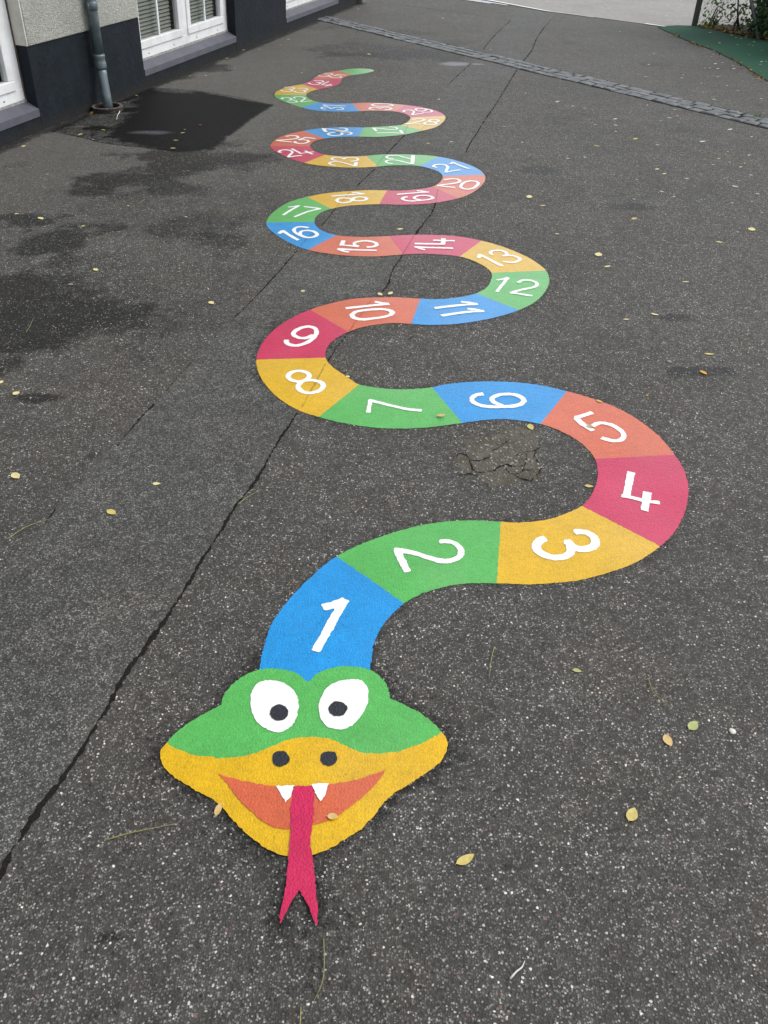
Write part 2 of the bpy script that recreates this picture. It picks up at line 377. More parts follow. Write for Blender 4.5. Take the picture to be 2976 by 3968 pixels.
# ------------------------------------------------------------------ the snake
# edge pairs: (segment start on edge P, mid points, end) read off the photograph
SEG_P = [
 [(1000,2665),(1005,2604),(1012,2555),(1025,2498),(1057,2412),(1119,2326),(1206,2236),(1303.5,2157.6)],
 [(1448,2091),(1637,2036),(1801,2018),(1940.6,2023)],
 [(2017,2026),(2127,2013),(2190,1992),(2254,1961)],
 [(2291,1920),(2313,1865),(2315,1818),(2305.5,1779)],
 [(2272,1736),(2221,1697),(2150,1662),(2093,1644)],
 [(1970,1626),(1876,1629),(1791.5,1640)],
 [(1659.5,1657),(1551,1662),(1442.5,1657),(1334,1641),(1234,1617)],
 [(1160,1592),(1081,1545),(1023,1483),(998,1433),(994,1395)],
 [(1008.5,1346),(1045,1295),(1117,1241),(1202,1201)],
 [(1276,1178),(1370,1159),(1479,1153),(1551,1153.5),(1629,1158)],
 [(1703,1160),(1783,1152),(1844,1137.6)],
 [(1884,1116),(1902,1087),(1904,1058)],
 [(1877,1033),(1833.5,1011),(1781.5,995)],
 [(1703,987),(1631,984),(1562,987)],
 [(1472,993.7),(1385,993.7),(1291,986),(1193,969)],
 [(1117,939),(1059.6,902.5),(1038,882),(1032,863)],
 [(1045,837),(1088.5,801),(1132,779.6),(1190,763.7)],
 [(1269,749),(1378,740),(1443,737.6),(1499.5,738.5)],
 [(1552.6,739.5),(1621,733.7),(1675.7,723.4)],
 [(1701.5,709),(1713,695),(1714.7,682)],
 [(1704,669),(1678.6,657.6),(1627,644.4)],
 [(1581,641),(1524,641.5),(1466.7,645.5)],
 [(1403.7,649.5),(1323.6,649),(1237.7,642),(1178.7,631.8)],
 [(1117.4,611.7),(1066,587),(1052,576),(1047,567.5)],
 [(1057,551),(1086,531.7),(1129.5,517),(1175,507.6)],
 [(1230.7,499),(1308,494),(1365.8,493.6),(1410.6,494.4)],
 [(1452.6,492.7),(1510,489.3),(1553.8,485)],
 [(1575.5,475.8),(1586.6,465.7),(1590,456)],
 [(1580,446.5),(1558.7,438.7),(1532,433)],
 [(1486,430),(1443,429.8),(1394.7,431.4)],
 [(1346.5,433.4),(1269,432),(1211.5,427),(1168,417)],
 [(1120,401.5),(1079,384.7),(1067,376),(1063.4,367.5)],
 [(1071.6,355.7),(1100.6,342),(1129.5,334),(1169,326.8)],
 [(1192,319),(1207,312),(1214.8,305.5)],
 [(1226,297),(1250,286),(1279,279),(1311.8,274.7)],
]
SEG_Q = [
 [(1434,2665),(1434,2604),(1438,2565),(1443,2525),(1462,2463),(1505,2397),(1566,2339)],
 [(1617,2310),(1700,2281),(1809,2262),(1925,2262)],
 [(2080,2265),(2244,2249),(2401,2206),(2487,2167),(2558,2118)],
 [(2608,2070),(2645,2005),(2664,1940),(2666,1880),(2648,1818),(2614,1763)],
 [(2542,1681),(2425,1599),(2323,1555),(2197,1517)],
 [(2088,1493),(1970,1481),(1853,1480),(1735,1489),(1674,1502)],
 [(1594,1509),(1515,1509),(1450,1502),(1392,1490.6)],
 [(1334,1454),(1283,1418),(1262,1387)],
 [(1265,1353),(1290.6,1320.6),(1350,1287)],
 [(1421,1265),(1515,1253),(1592.5,1256)],
 [(1667,1260),(1776,1255.5),(1906,1234),(2010.7,1202.7)],
 [(2079,1166.5),(2119,1119.5),(2128,1083),(2115.6,1049)],
 [(2087,1024),(2043,996.6),(1949,957),(1866,933.6)],
 [(1776,917),(1682,911),(1595,911),(1508,915)],
 [(1428.5,919),(1363,918),(1304,912)],
 [(1258.5,899),(1229.5,881),(1219,861)],
 [(1224.5,841),(1247.6,823),(1284,810)],
 [(1341.7,799),(1407,794),(1469.7,792)],
 [(1552.6,794),(1667,789),(1776,769)],
 [(1827.5,749),(1864.7,720.6),(1880,697.6),(1877,677.6)],
 [(1862,662),(1827.5,643),(1764.5,621.5),(1698.7,607.7)],
 [(1633,601),(1552.6,598.6),(1484,599),(1418,604.3)],
 [(1375,607),(1323.6,606.5),(1260.6,600.3)],
 [(1229,590.6),(1209,577.4),(1200.8,567)],
 [(1206.6,555.8),(1226,544.8),(1259.7,537.5)],
 [(1317.5,531.5),(1390,530)],
 [(1462,531),(1558.7,523),(1638,507)],
 [(1688.8,493),(1717.8,472.4),(1726,459),(1724,449.5)],
 [(1710.6,438.7),(1684,428),(1631,416),(1570.7,407.3)],
 [(1486,400.5),(1414,398.5),(1363,401)],
 [(1317.5,402),(1279,400.6),(1238,396.7)],
 [(1211.5,389.5),(1192,378.5),(1186.4,368.5)],
 [(1194.6,359.5),(1211.5,352.5),(1234.6,347)],
 [(1269,341),(1303,331.6),(1320,320),(1324.8,308)],
 [(1330,302.5),(1342,297.5),(1364,291.6)],
]
TAIL = [(1311.8,274.7),(1356,267.8),(1399.5,265.8),(1428.5,267.5),(1445,271),(1449.5,274.7),(1438,279.5),(1404,286.5),(1385,289.3),(1364,291.6)]
CYC = ['blue', 'green', 'yellow', 'crimson', 'orange']

def cr(p0, p1, p2, p3, t):
    """centripetal Catmull-Rom"""
    t0 = 0; t1 = t0 + max((p1 - p0).length, 1e-6) ** .5; t2 = t1 + max((p2 - p1).length, 1e-6) ** .5; t3 = t2 + max((p3 - p2).length, 1e-6) ** .5
    t = t1 + (t2 - t1) * t
    A1 = p0 * ((t1 - t) / (t1 - t0)) + p1 * ((t - t0) / (t1 - t0)); A2 = p1 * ((t2 - t) / (t2 - t1)) + p2 * ((t - t1) / (t2 - t1)); A3 = p2 * ((t3 - t) / (t3 - t2)) + p3 * ((t - t2) / (t3 - t2))
    B1 = A1 * ((t2 - t) / (t2 - t0)) + A2 * ((t - t0) / (t2 - t0)); B2 = A2 * ((t3 - t) / (t3 - t1)) + A3 * ((t - t1) / (t3 - t1))
    return B1 * ((t2 - t) / (t2 - t1)) + B2 * ((t - t1) / (t2 - t1))
def spline(P, step=0.006, closed=False):
    """list of samples per span; returns flat list and start index of each control point"""
    n = len(P); out = []; idx = []
    rng = range(n if closed else n - 1)
    for i in rng:
        p1 = P[i]; p2 = P[(i + 1) % n]
        p0 = P[i - 1] if (i > 0 or closed) else p1 + (p1 - p2); p3 = P[(i + 2) % n] if (i + 2 < n or closed) else p2 + (p2 - p1)
        m = max(2, int((p2 - p1).length / step)); idx.append(len(out))
        for k in range(m): out.append(cr(p0, p1, p2, p3, k / m))
    if not closed: idx.append(len(out)); out.append(P[-1].copy())
    return out, idx
def line(a, b, step=0.006):
    m = max(2, int((b - a).length / step)); return [a.lerp(b, k / m) for k in range(m)]
def jit(p, amp=1.0):
    a = 0.0026 * amp; b = 0.0020 * amp
    return Vector((p.x + a * N3(p.x * 190, p.y * 190, 3) + b * N3(p.x * 60, p.y * 60, 9), p.y + a * N3(p.x * 190, p.y * 190, 30) + b * N3(p.x * 60, p.y * 60, 90), p.z))
def fill(name, pts, z, mat, parent, amp=1.0):
    pts = [jit(p, amp) for p in pts]
    for p in pts: p.z = z
    tris = tessellate_polygon([pts])
    o = mesh_obj(name, pts, [tuple(t) for t in tris], mat, parent)
    me = o.data
    bm = bmesh.new(); bm.from_mesh(me); bmesh.ops.recalc_face_normals(bm, faces=bm.faces)
    if bm.faces and sum(f.normal.z for f in bm.faces) < 0: bmesh.ops.reverse_faces(bm, faces=bm.faces)
    bm.to_mesh(me); bm.free()
    return o

# numerals: crop corner, crop width, brush width (m), strokes in 1659-wide crop units
NUM = {
 1: (1180,2280,220,.0255,[[(1170,370),(1000,650),(760,1080),(520,1520),(335,1830)],[(570,570),(800,520),(1150,380)]]),
 2: (1480,2060,360,.0195,[[(1040,190),(1200,188),(1330,240),(1415,340),(1395,440),(1290,510),(1130,540),(980,520),(800,465),(600,400),(430,362),(240,335)],([(270,350),(340,500),(400,620),(455,715)],.023)]),
 3: (2020,2020,360,.0265,[[(420,320),(330,355),(268,440),(290,530),(400,610),(600,662),(780,640),(875,570),(885,480),(860,410),(815,380)],[(870,430),(960,490),(1120,508),(1260,475),(1325,390),(1290,290),(1180,220),(1040,200),(965,205)]]),
 4: (2380,1800,220,.0255,[[(495,255),(430,560),(355,900)],([(240,930),(500,985),(900,1080),(1290,1130)],.0175),[(960,840),(920,1100),(885,1350)]]),
 5: (2180,1560,300,.020,[[(620,232),(290,335)],([(300,350),(430,480),(640,610)],.023),[(650,520),(740,460),(900,455),(1080,510),(1240,610),(1310,710),(1270,800),(1150,835),(1000,820),(850,772)]]),
 6: (1780,1500,300,.0215,[[(500,160),(380,175),(290,220),(265,280),(320,350),(450,405),(650,432),(900,432),(1150,422),(1320,375),(1380,310),(1330,235),(1200,180),(1000,162),(820,185),(710,240),(700,300),(780,360),(900,400)]]),
 7: (1380,1520,300,.0155,[[(262,440),(305,180)],([(290,180),(500,235),(800,310),(1100,375),(1385,403)],.017)]),
 8: (1070,1400,230,.0205,[[(640,285),(800,310),(920,380),(920,450),(840,530),(680,580),(520,570),(390,520),(335,430),(390,350),(500,300),(640,285)],[(930,540),(1120,560),(1280,620),(1320,710),(1260,800),(1130,870),(930,905),(770,880),(650,800),(615,710),(680,620),(790,560),(930,540)]]),
 9: (1070,1240,200,.0205,[[(335,665),(325,730),(420,800),(600,840),(800,815),(1000,740),(1150,640),(1270,500),(1300,370),(1220,270),(1060,230),(880,250),(700,320),(570,420),(560,490),(650,560),(800,600),(920,600),(1050,570),(1180,500)]]),
 10: (1320,1150,240,.021,[[(155,320),(500,285),(900,240),(1290,208)],([(1250,200),(1100,178),(930,150)],.017),[(300,500),(380,430),(560,385),(800,360),(1100,345),(1280,370),(1390,430),(1330,500),(1180,550),(900,590),(650,620),(460,610),(330,560),(300,500)]]),
 11: (1660,1150,240,.021,[[(185,315),(600,265),(1000,225),(1310,207)],([(1250,200),(1100,170),(900,148)],.017),[(360,518),(700,465),(1100,415),(1480,397)],([(1400,380),(1230,350),(1065,338)],.017)]),
 12: (1900,1050,220,.0175,[[(190,620),(330,440),(510,215)],([(500,210),(380,250),(200,278)],.015),[(810,348),(900,300),(1080,278),(1250,310),(1370,390),(1330,460),(1220,500),(1000,545),(800,590),(600,652)],[(610,655),(800,675),(1000,710),(1205,740)]]),
 13: (1830,940,220,.0175,[([(185,460),(225,360)],.019),([(220,370),(450,480),(650,590),(870,695)],.020),[(590,365),(530,330),(580,260),(730,240),(900,260),(1000,320),(990,370),(900,408)],[(960,400),(1050,385),(1200,400),(1340,450),(1390,510),(1300,570),(1150,595),(1000,580),(915,565)]]),
 14: (1580,910,220,.0185,[[(215,362),(600,385),(1000,395),(1305,402)],([(230,365),(380,420),(490,447)],.016),[(215,268),(600,278),(1060,285)],([(1030,275),(1045,125)],.022),([(755,172),(1000,180),(1355,190)],.017)]),
 15: (1290,910,200,.019,[[(165,465),(600,495),(1385,515)],([(190,475),(340,540),(495,565)],.018),([(340,200),(290,325)],.021),([(230,338),(500,360),(820,390)],.017),[(800,375),(720,340),(690,295),(770,240),(950,212),(1150,215),(1340,260),(1415,320),(1350,380),(1220,405),(1110,408)]]),
 16: (1060,860,200,.0195,[[(180,385),(290,300)],[(290,290),(450,400),(650,520),(785,595)],([(1110,200),(1000,180),(850,170),(720,200),(655,260),(690,340),(790,410),(950,480),(1120,520),(1280,500),(1400,440),(1370,370),(1250,310),(1080,290),(920,310),(850,370),(870,420)],.0185)]),
 17: (1080,780,180,.0175,[[(165,505),(400,350),(725,170)],([(720,170),(550,205),(360,222)],.015),([(920,207),(1200,240),(1500,280)],.015),([(1490,285),(1300,320),(1000,400),(750,500),(575,568)],.016)]),
 18: (1270,740,180,.018,[[(155,200),(600,165),(1000,135),(1300,118)],([(1250,115),(1050,78),(880,72)],.016),[(310,345),(400,285),(620,265),(800,290),(870,340),(780,400),(560,440),(380,410),(310,345)],[(890,300),(960,250),(1150,227),(1320,245),(1400,295),(1320,345),(1150,370),(970,360),(890,300)]]),
 19: (1520,730,180,.018,[[(180,228),(600,195),(1000,160),(1300,145)],([(1220,140),(1050,110),(895,102)],.016),[(535,320),(450,330),(370,370),(400,420),(520,455),(700,468),(950,450),(1250,420),(1440,370),(1440,330),(1330,285),(1150,265),(950,275),(810,320),(780,360),(850,400),(1000,425)]]),
 20: (1680,680,200,.0185,[[(355,158),(450,130),(600,118),(760,130),(850,180),(800,230),(600,275),(350,305),(125,340)],[(125,340),(350,365),(680,400)],[(1190,185),(1000,230),(900,310),(880,390),(960,440),(1100,455),(1270,420),(1400,330),(1430,250),(1360,200),(1190,185)]]),
 21: (1660,610,180,.0175,[[(290,372),(190,345),(215,290),(330,262),(500,262),(640,300),(690,370),(650,450),(620,540)],[(620,545),(850,495),(1120,460)],[(790,245),(870,190)],[(860,185),(1100,290),(1400,400),(1470,405)]]),
 22: (1470,590,160,.0155,[[(550,280),(400,265),(290,220),(350,160),(550,145),(750,150),(1000,220),(1300,285)],([(1355,145),(1320,480)],.0235),[(515,475),(350,450),(260,400),(330,340),(520,325),(750,345),(1000,410),(1330,485)]]),
 23: (1250,600,160,.0155,[[(570,238),(420,220),(365,180),(450,125),(620,115),(780,140),(850,190)],[(850,190),(950,130),(1150,110),(1350,140),(1430,190),(1350,250),(1140,270)],[(515,430),(380,418),(265,370),(330,310),(530,285),(750,310),(1000,380),(1320,465)],([(1355,315),(1310,470)],.023)]),
 24: (1060,560,180,.017,[[(280,290),(205,285),(235,230),(420,205),(580,225),(680,285),(600,370),(520,455)],[(520,465),(750,430),(1000,405)],[(650,165),(800,240),(970,330)],([(970,335),(1150,310),(1430,275)],.0145),[(1140,245),(1250,300),(1385,358)]]),
 25: (1060,510,180,.0175,[[(445,183),(600,160),(760,158),(880,200),(830,255),(600,290),(350,310),(115,330)],[(115,330),(350,355),(630,383)],[(1480,262),(1150,222)],[(1150,222),(890,308)],[(890,308),(1080,305),(1230,330),(1250,375),(1150,420),(980,442),(820,420),(745,385),(800,365)]]),
 26: (1230,485,160,.0165,[[(890,130),(1050,130),(1200,180),(1170,225),(1000,250),(800,220),(500,175),(190,150)],([(240,165),(350,280)],.024),[(1220,390),(1330,380),(1380,335),(1250,292),(1000,290),(700,300),(500,330),(420,375),(520,420),(720,435),(920,410),(1010,360),(950,330)]]),
 27: (1430,485,160,.0145,[[(820,85),(1000,92),(1130,130),(1110,175),(900,195),(700,180),(400,142),(130,128)],([(185,135),(290,245)],.019),[(330,325),(700,320),(1100,325),(1385,348)],([(1255,220),(1345,330)],.019)]),
 28: (1560,450,160,.0175,[[(390,160),(500,130),(700,112),(870,150),(800,200),(550,255),(300,300),(95,325)],[(95,325),(350,335),(690,325)],[(1060,190),(1150,155),(1280,150),(1430,170),(1440,215),(1300,245),(1150,240),(1060,190)],[(860,310),(950,260),(1120,252),(1300,265),(1350,310),(1270,350),(1100,365),(920,350),(860,310)]]),
 29: (1540,400,160,.0165,[[(305,362),(245,340),(300,295),(450,285),(600,310),(670,360),(620,430),(600,485)],[(600,490),(800,450),(1040,415)],[(1000,375),(1150,380),(1330,370),(1390,325),(1320,280),(1150,245),(930,222),(770,232),(730,270),(800,315),(950,335),(1100,310),(1170,260)]]),
 30: (1400,390,160,.0165,[[(410,185),(520,147),(800,137),(1100,147),(1270,200),(1150,233),(850,243),(550,223),(410,185)],[(510,370),(380,362),(322,325),(420,285),(560,275),(680,300),(740,325)],[(740,325),(850,290),(1000,280),(1150,300),(1220,325),(1120,368),(960,383)]]),
 31: (1220,395,160,.015,[[(315,132),(800,155),(1230,180)],[(330,135),(450,175),(540,188)],[(435,308),(300,288),(255,255),(330,225),(480,220),(600,250),(650,282)],[(690,280),(780,238),(950,225),(1120,260),(1145,298),(1050,322),(885,325)]]),
 32: (1060,330,180,.0155,[[(350,512),(285,490),(370,455),(520,460),(640,500),(600,540),(540,550)],[(540,550),(700,550),(830,590),(800,622),(650,632),(480,605)],[(785,480),(715,468),(790,430),(950,422),(1080,450),(1120,490),(1040,550),(975,600)],[(975,608),(1200,590),(1360,572)]]),
 33: (1060,330,180,.0165,[[(390,95),(500,82),(650,87),(745,120),(680,148),(500,155)],[(560,157),(675,190),(600,232),(450,242),(320,218),(260,187)],[(860,135),(1000,120),(1150,127),(1225,160),(1130,193),(960,190)],[(1060,195),(1145,230),(1080,272),(900,282),(800,262),(740,222)]]),
 34: (1180,270,180,.0165,[[(350,405),(450,397),(600,402),(675,435),(580,468),(420,460)],[(470,465),(565,500),(480,537),(330,542),(200,518),(155,482)],[(870,437),(760,480),(615,543)],[(615,545),(800,560),(990,575)],[(950,532),(850,575),(740,603)]]),
 35: (1180,270,180,.0155,[[(705,150),(800,137),(940,142),(1005,175),(900,203),(730,195)],[(780,200),(890,225),(850,248),(700,258),(560,243),(505,217)],[(1480,210),(1200,180)],[(1200,180),(1050,228)],[(1050,230),(1220,232),(1315,260),(1270,293),(1100,303),(970,283),(915,250)]]),
}

def numeral(nn, parent, z):
    x0, y0, wd, bw, strokes = NUM[nn]; k = wd / 1659.0; thick = 1.0 if nn < 9 else (1.06 if nn < 14 else 1.13)
    segs = []
    for s in strokes:
        wdt = bw
        if isinstance(s, tuple): s, wdt = s
        pts = [G(x0 + px * k, y0 + py * k) for px, py in s]
        if len(pts) > 3: pts, _ = spline(pts, 0.012)
        closed = (pts[0] - pts[-1]).length < .01
        nS = len(pts) - 1
        for q_, (a, b) in enumerate(zip(pts, pts[1:])):
            fl = (1 if q_ == 0 and not closed else 0) + (2 if q_ == nS - 1 and not closed else 0)
            segs.append((a.x, a.y, b.x, b.y, thick * wdt / 2 * (1 + .16 * N3(a.x * 22, a.y * 22, nn)), fl))
    S = np.array(segs); pad = 0.022
    gx0, gx1 = min(S[:, 0].min(), S[:, 2].min()) - pad, max(S[:, 0].max(), S[:, 2].max()) + pad
    gy0, gy1 = min(S[:, 1].min(), S[:, 3].min()) - pad, max(S[:, 1].max(), S[:, 3].max()) + pad
    st = 0.0028 if nn < 13 else 0.0038
    xs = np.arange(gx0, gx1, st); ys = np.arange(gy0, gy1, st)
    X, Y = np.meshgrid(xs, ys); D = np.full(X.shape, 9.0)
    for a in S:
        ex, ey = a[2] - a[0], a[3] - a[1]; L = max(ex * ex + ey * ey, 1e-12)
        tr = ((X - a[0]) * ex + (Y - a[1]) * ey) / L; t = np.clip(tr, 0, 1)
        d_ = np.hypot(X - a[0] - t * ex, Y - a[1] - t * ey) - a[4]; Ls = L ** .5
        if int(a[5]) & 1: d_ = np.maximum(d_, -tr * Ls - .0035)
        if int(a[5]) & 2: d_ = np.maximum(d_, (tr - 1) * Ls - .0035)
        D = np.minimum(D, d_)
    ny, nx = X.shape
    for j in range(ny):                       # rough, hand-brushed rim
        for i in range(nx):
            if abs(D[j, i]) < 0.006:
                D[j, i] += 0.0022 * N3(X[j, i] * 150, Y[j, i] * 150, 5) + 0.0020 * N3(X[j, i] * 50, Y[j, i] * 50, 1)
    V = []; F = []; vm = {}
    def gv(key, x, y):
        if key not in vm: vm[key] = len(V); V.append((x, y, z))
        return vm[key]
    for j in range(ny - 1):
        for i in range(nx - 1):
            c = [(i, j), (i + 1, j), (i + 1, j + 1), (i, j + 1)]; d = [D[q[1], q[0]] for q in c]
            if min(d) > 0: continue
            loop = []
            for a in range(4):
                b = (a + 1) % 4
                if d[a] <= 0: loop.append(gv(('v',) + c[a], xs[c[a][0]], ys[c[a][1]]))
                if (d[a] <= 0) != (d[b] <= 0):
                    t = d[a] / (d[a] - d[b]); key = ('e',) + tuple(sorted((c[a], c[b])))
                    loop.append(gv(key, xs[c[a][0]] + t * (xs[c[b][0]] - xs[c[a][0]]), ys[c[a][1]] + t * (ys[c[b][1]] - ys[c[a][1]])))
            if len(loop) >= 3: F.append(tuple(loop))
    return mesh_obj('numeral', V, F, M['white'], parent)

Z1, Z2, Z3, Z4 = 0.0015, 0.0030, 0.0045, 0.006
snake = empty('painted_snake', G(1180, 3100))
tag(snake, 'large painted snake board game winding over the asphalt with fields 1 to 35', 'ground painting')
snake_outline = []
def rel(o):                                   # keep world placement under the snake's empty
    o.matrix_parent_inverse = snake.matrix_world.inverted(); return o
snake.matrix_world = Matrix.Translation(G(1180, 3100))
bpy.context.view_layer.update()

def flat(L):
    pts = []; ends = []
    for s in L:
        pts += s; ends.append(len(pts) - 1)
    return [G(*p) for p in pts], ends
Pp, Pe = flat(SEG_P); Qp, Qe = flat(SEG_Q)
PS, Pi = spline(Pp); QS, Qi = spline(Qp)
pa = 0; qa = 0
for i in range(35):
    pb = Pi[Pe[i]]; qb = Qi[Qe[i]]
    A = PS[pa:pb + 1]; B = QS[qa:qb + 1]
    snake_outline += [(p.x, p.y) for p in A[::5]] + [(p.x, p.y) for p in B[::5]]
    ring = A[:-1] + line(A[-1], B[-1]) + [B[-1]] + list(reversed(B[:-1]))[:-1] + (line(B[0], A[0]) if True else [])
    c = CYC[i % 5]
    o = rel(fill('segment', ring, Z1, M[c], snake)); o['label'] = '%s field painted with the number %d' % (c, i + 1)
    nb = numeral(i + 1, o, Z2)
    nb.matrix_parent_inverse = Matrix.Identity(4)
    pa, qa = pb, qb
tl, _ = spline([G(*p) for p in TAIL])
rel(fill('tail', tl + line(tl[-1], tl[0]), Z1, M['green'], snake))
snake_outline += [(p.x, p.y) for p in tl[::5]]

hx, hy, hk = 560, 2500, 1300 / 1659.0
def H(L): return [G(hx + x * hk, hy + y * hk) for x, y in L]
def poly_open(L): return spline(H(L), 0.005)[0]
top_line = [(110,485),(170,425),(250,370),(330,325),(383,300)]
bump_l = [(383,300),(388,268),(410,225),(450,185),(510,145),(570,125),(630,118),(700,125),(760,147),(808,187)]
bump_r = [(808,187),(850,147),(905,122),(960,110),(1020,108),(1075,114),(1125,132),(1170,165),(1200,210),(1217,267)]
top_r = [(1217,267),(1290,300),(1380,350),(1440,400),(1470,432)]
under = [(1470,432),(1420,465),(1350,495),(1270,525),(1180,538),(1090,537),(1010,510),(940,475),(870,460),(800,458),(720,470),(650,495),(580,525),(500,550),(400,560),(300,555),(220,540),(150,510),(110,485)]
jaw = [(1470,432),(1490,465),(1497,510),(1480,555),(1440,600),(1380,645),(1300,695),(1230,740),(1180,785),(1140,842),(1080,905),(1000,960),(920,1005),(860,1030),(828,1042),(770,1052),(712,1048),(650,1030),(570,985),(500,930),(450,880),(400,820),(370,790),(300,745),(200,690),(130,640),(95,600),(80,555),(85,515),(110,485)]
tp = poly_open(top_line)[:-1] + poly_open(bump_l)[:-1] + poly_open(bump_r)[:-1] + poly_open(top_r)[:-1]
un = poly_open(under)
head = rel(fill('head', tp + un[:-1], Z2, M['green'], snake)); head['label'] = 'green upper half of the smiling snake head'
jw = poly_open(jaw)
jawo = rel(fill('jaw', jw[:-1] + list(reversed(un))[:-1], Z2, M['yellow'], snake)); jawo['label'] = 'yellow lower half of the snake head'
snake_outline += [(p.x, p.y) for p in tp[::4]] + [(p.x, p.y) for p in jw[::4]]
def sub(name, L, z, mat, par, closed=True, sharp=False):
    if sharp:
        P = H(L); pts = []
        for a, b in zip(P, P[1:] + P[:1]): pts += line(a, b, 0.005)
    else: pts = spline(H(L), 0.005, True)[0]
    o = fill(name, pts, z, mat, par); o.matrix_parent_inverse = Matrix.Identity(4)
    return o
def subt(*a, **k):
    o = sub(*a, **k); return rel(o)
up_lip = [(362,640),(420,660),(530,685),(640,700),(740,705),(830,698),(930,690),(1050,668),(1130,645),(1195,620)]
lo_lip = [(1195,620),(1150,685),(1090,745),(1010,810),(930,860),(830,895),(720,912),(660,910),(600,885),(530,830),(460,760),(410,690),(362,640)]
mo = rel(fill('mouth', poly_open(up_lip)[:-1] + poly_open(lo_lip)[:-1], Z3, M['orange'], snake))
to = subt('tongue', [(738,706),(834,698),(838,760),(838,850),(825,930),(820,1000),(830,1050),(840,1130),(850,1250),(858,1330),(852,1392),(820,1320),(790,1250),(765,1220),(740,1250),(700,1330),(668,1385),(665,1350),(690,1250),(705,1150),(712,1050),(722,960),(722,850),(730,770)], Z4, M['crimson'], snake, sharp=True)
subt('fang', [(655,702),(743,700),(722,755),(698,785),(674,745)], Z4, M['white'], snake, sharp=True)
subt('fang', [(828,693),(912,690),(893,745),(870,782),(845,740)], Z4 + .0008, M['white'], snake, sharp=True)
el = subt('eye', [(620,178),(680,190),(735,225),(760,280),(758,340),(735,395),(690,430),(650,435),(600,420),(550,375),(527,310),(530,240),(560,195)], Z3, M['white'], snake)
er = subt('eye', [(1052,174),(1090,195),(1107,240),(1100,300),(1070,355),(1020,405),(960,422),(910,412),(875,375),(862,320),(875,260),(910,210),(960,185)], Z3, M['white'], snake)
def ell(cx, cy, rx, ry, n=10): return [(cx + rx * math.cos(2 * math.pi * i / n), cy + ry * math.sin(2 * math.pi * i / n)) for i in range(n)]
sub('pupil', ell(667, 340, 47, 40), Z4, M['black'], el); sub('pupil', ell(956, 322, 47, 37), Z4, M['black'], er)
subt('nostril', ell(675, 567, 44, 39), Z3, M['black'], snake); subt('nostril', ell(911, 563, 42, 36), Z3, M['black'], snake)
snake_outline += [(p.x, p.y) for p in H([(665,1350),(690,1250),(705,1150),(858,1330),(850,1250),(840,1130),(852,1380),(668,1385)])]

build_ground(snake_outline)

# ------------------------------------------------------------------ cracks
def ribbon(mb, pts, w0, w1, z=0.0008, rough=1.0, step=0.006):
    P = [G(*p) for p in pts]
    if len(P) > 2: S, _ = spline(P, step)
    else: S = line(P[0], P[1], step) + [P[1]]
    L = len(S); o = len(mb.v); fs = []
    for i, p in enumerate(S):
        t = (S[min(i + 1, L - 1)] - S[max(i - 1, 0)]); t.z = 0; t.normalize(); nrm = Vector((t.y, -t.x, 0))
        w = w0 + (w1 - w0) * i / (L - 1)
        w *= max(0.12, 1 + rough * (1.0 * N3(p.x * 9, p.y * 9, 2) + 1.2 * N3(p.x * 60, p.y * 60, 4)))
        if i == 0 or i == L - 1: w *= .2
        off = 0.0035 * rough * N3(p.x * 14, p.y * 14, 8) + 0.004 * rough * N3(p.x * 50, p.y * 50, 12)
        a = p + nrm * (off + w / 2 + 0.0045 * rough * N3(p.x * 130, p.y * 130, 1)); b = p + nrm * (off - w / 2 + 0.0045 * rough * N3(p.x * 130, p.y * 130, 6))
        mb.v += [(a.x, a.y, z), (b.x, b.y, z)]
        if i: fs.append((o + 2 * i - 2, o + 2 * i - 1, o + 2 * i + 1, o + 2 * i))
    mb.f += fs
def crack(name, lines):
    mb = MB()
    for l in lines: ribbon(mb, *l)
    o = mb.build(name, M['crack']); tag(o, kind='structure'); return o
crack('crack', [
 ([(-60,3480),(0,3392),(39,3313),(102,3212),(188,3086),(227,3039),(289,2952),(366,2822),(410,2759),(448,2682),(501,2590),(574,2499),(641,2398),(694,2320),(767,2200),(844,2074),(928,1941),(1000,1851),(1030,1794),(1081,1708),(1153,1600)], .0115, .007),
 ([(1269,1404),(1305,1346),(1352,1288)], .006, .005), ([(1479,1134),(1508,1094),(1515,1062),(1559,989)], .007, .008),
 ([(1609,910),(1638,870),(1674,823),(1681,809),(1689,787)], .009, .010),
 ([(1805,592),(1826,548),(1839,529),(1873,474),(1925,398),(1985,300),(2003,270)], .008, .009),
 ([(2027,238),(2060,196),(2082,145),(2110,105),(2133,80)], .010, .011)])
crack('crack', [
 ([(175,2026),(217,1971)], .006, .004), ([(452,1730),(536,1631),(597,1565)], .004, .006), ([(640,1520),(747,1396)], .003, .005),
 ([(907,1230),(972,1169),(1060,1075),(1153,971)], .005, .007), ([(1247,874),(1302,808)], .006, .006),
 ([(1381,723),(1455,652)], .006, .007), ([(1498,597),(1544,549),(1568,524)], .008, .009),
 ([(1735,330),(1778,289),(1825,245)], .006, .008), ([(1872,193),(1905,150),(1940,115),(1978,80)], .009, .009),
 ([(1437,5),(1620,28),(1800,52),(1978,80)], .008, .009)])
crack('crack', [([(195,507),(253,519),(344,539),(398,554),(560,572),(700,588)], .012, .008), ([(583,340),(760,352),(900,374),(1058,408)], .01, .006), ([(2002,773),(2060,762)], .003, .002),
                ([(1585,1316),(1610,1296)], .004, .002)])
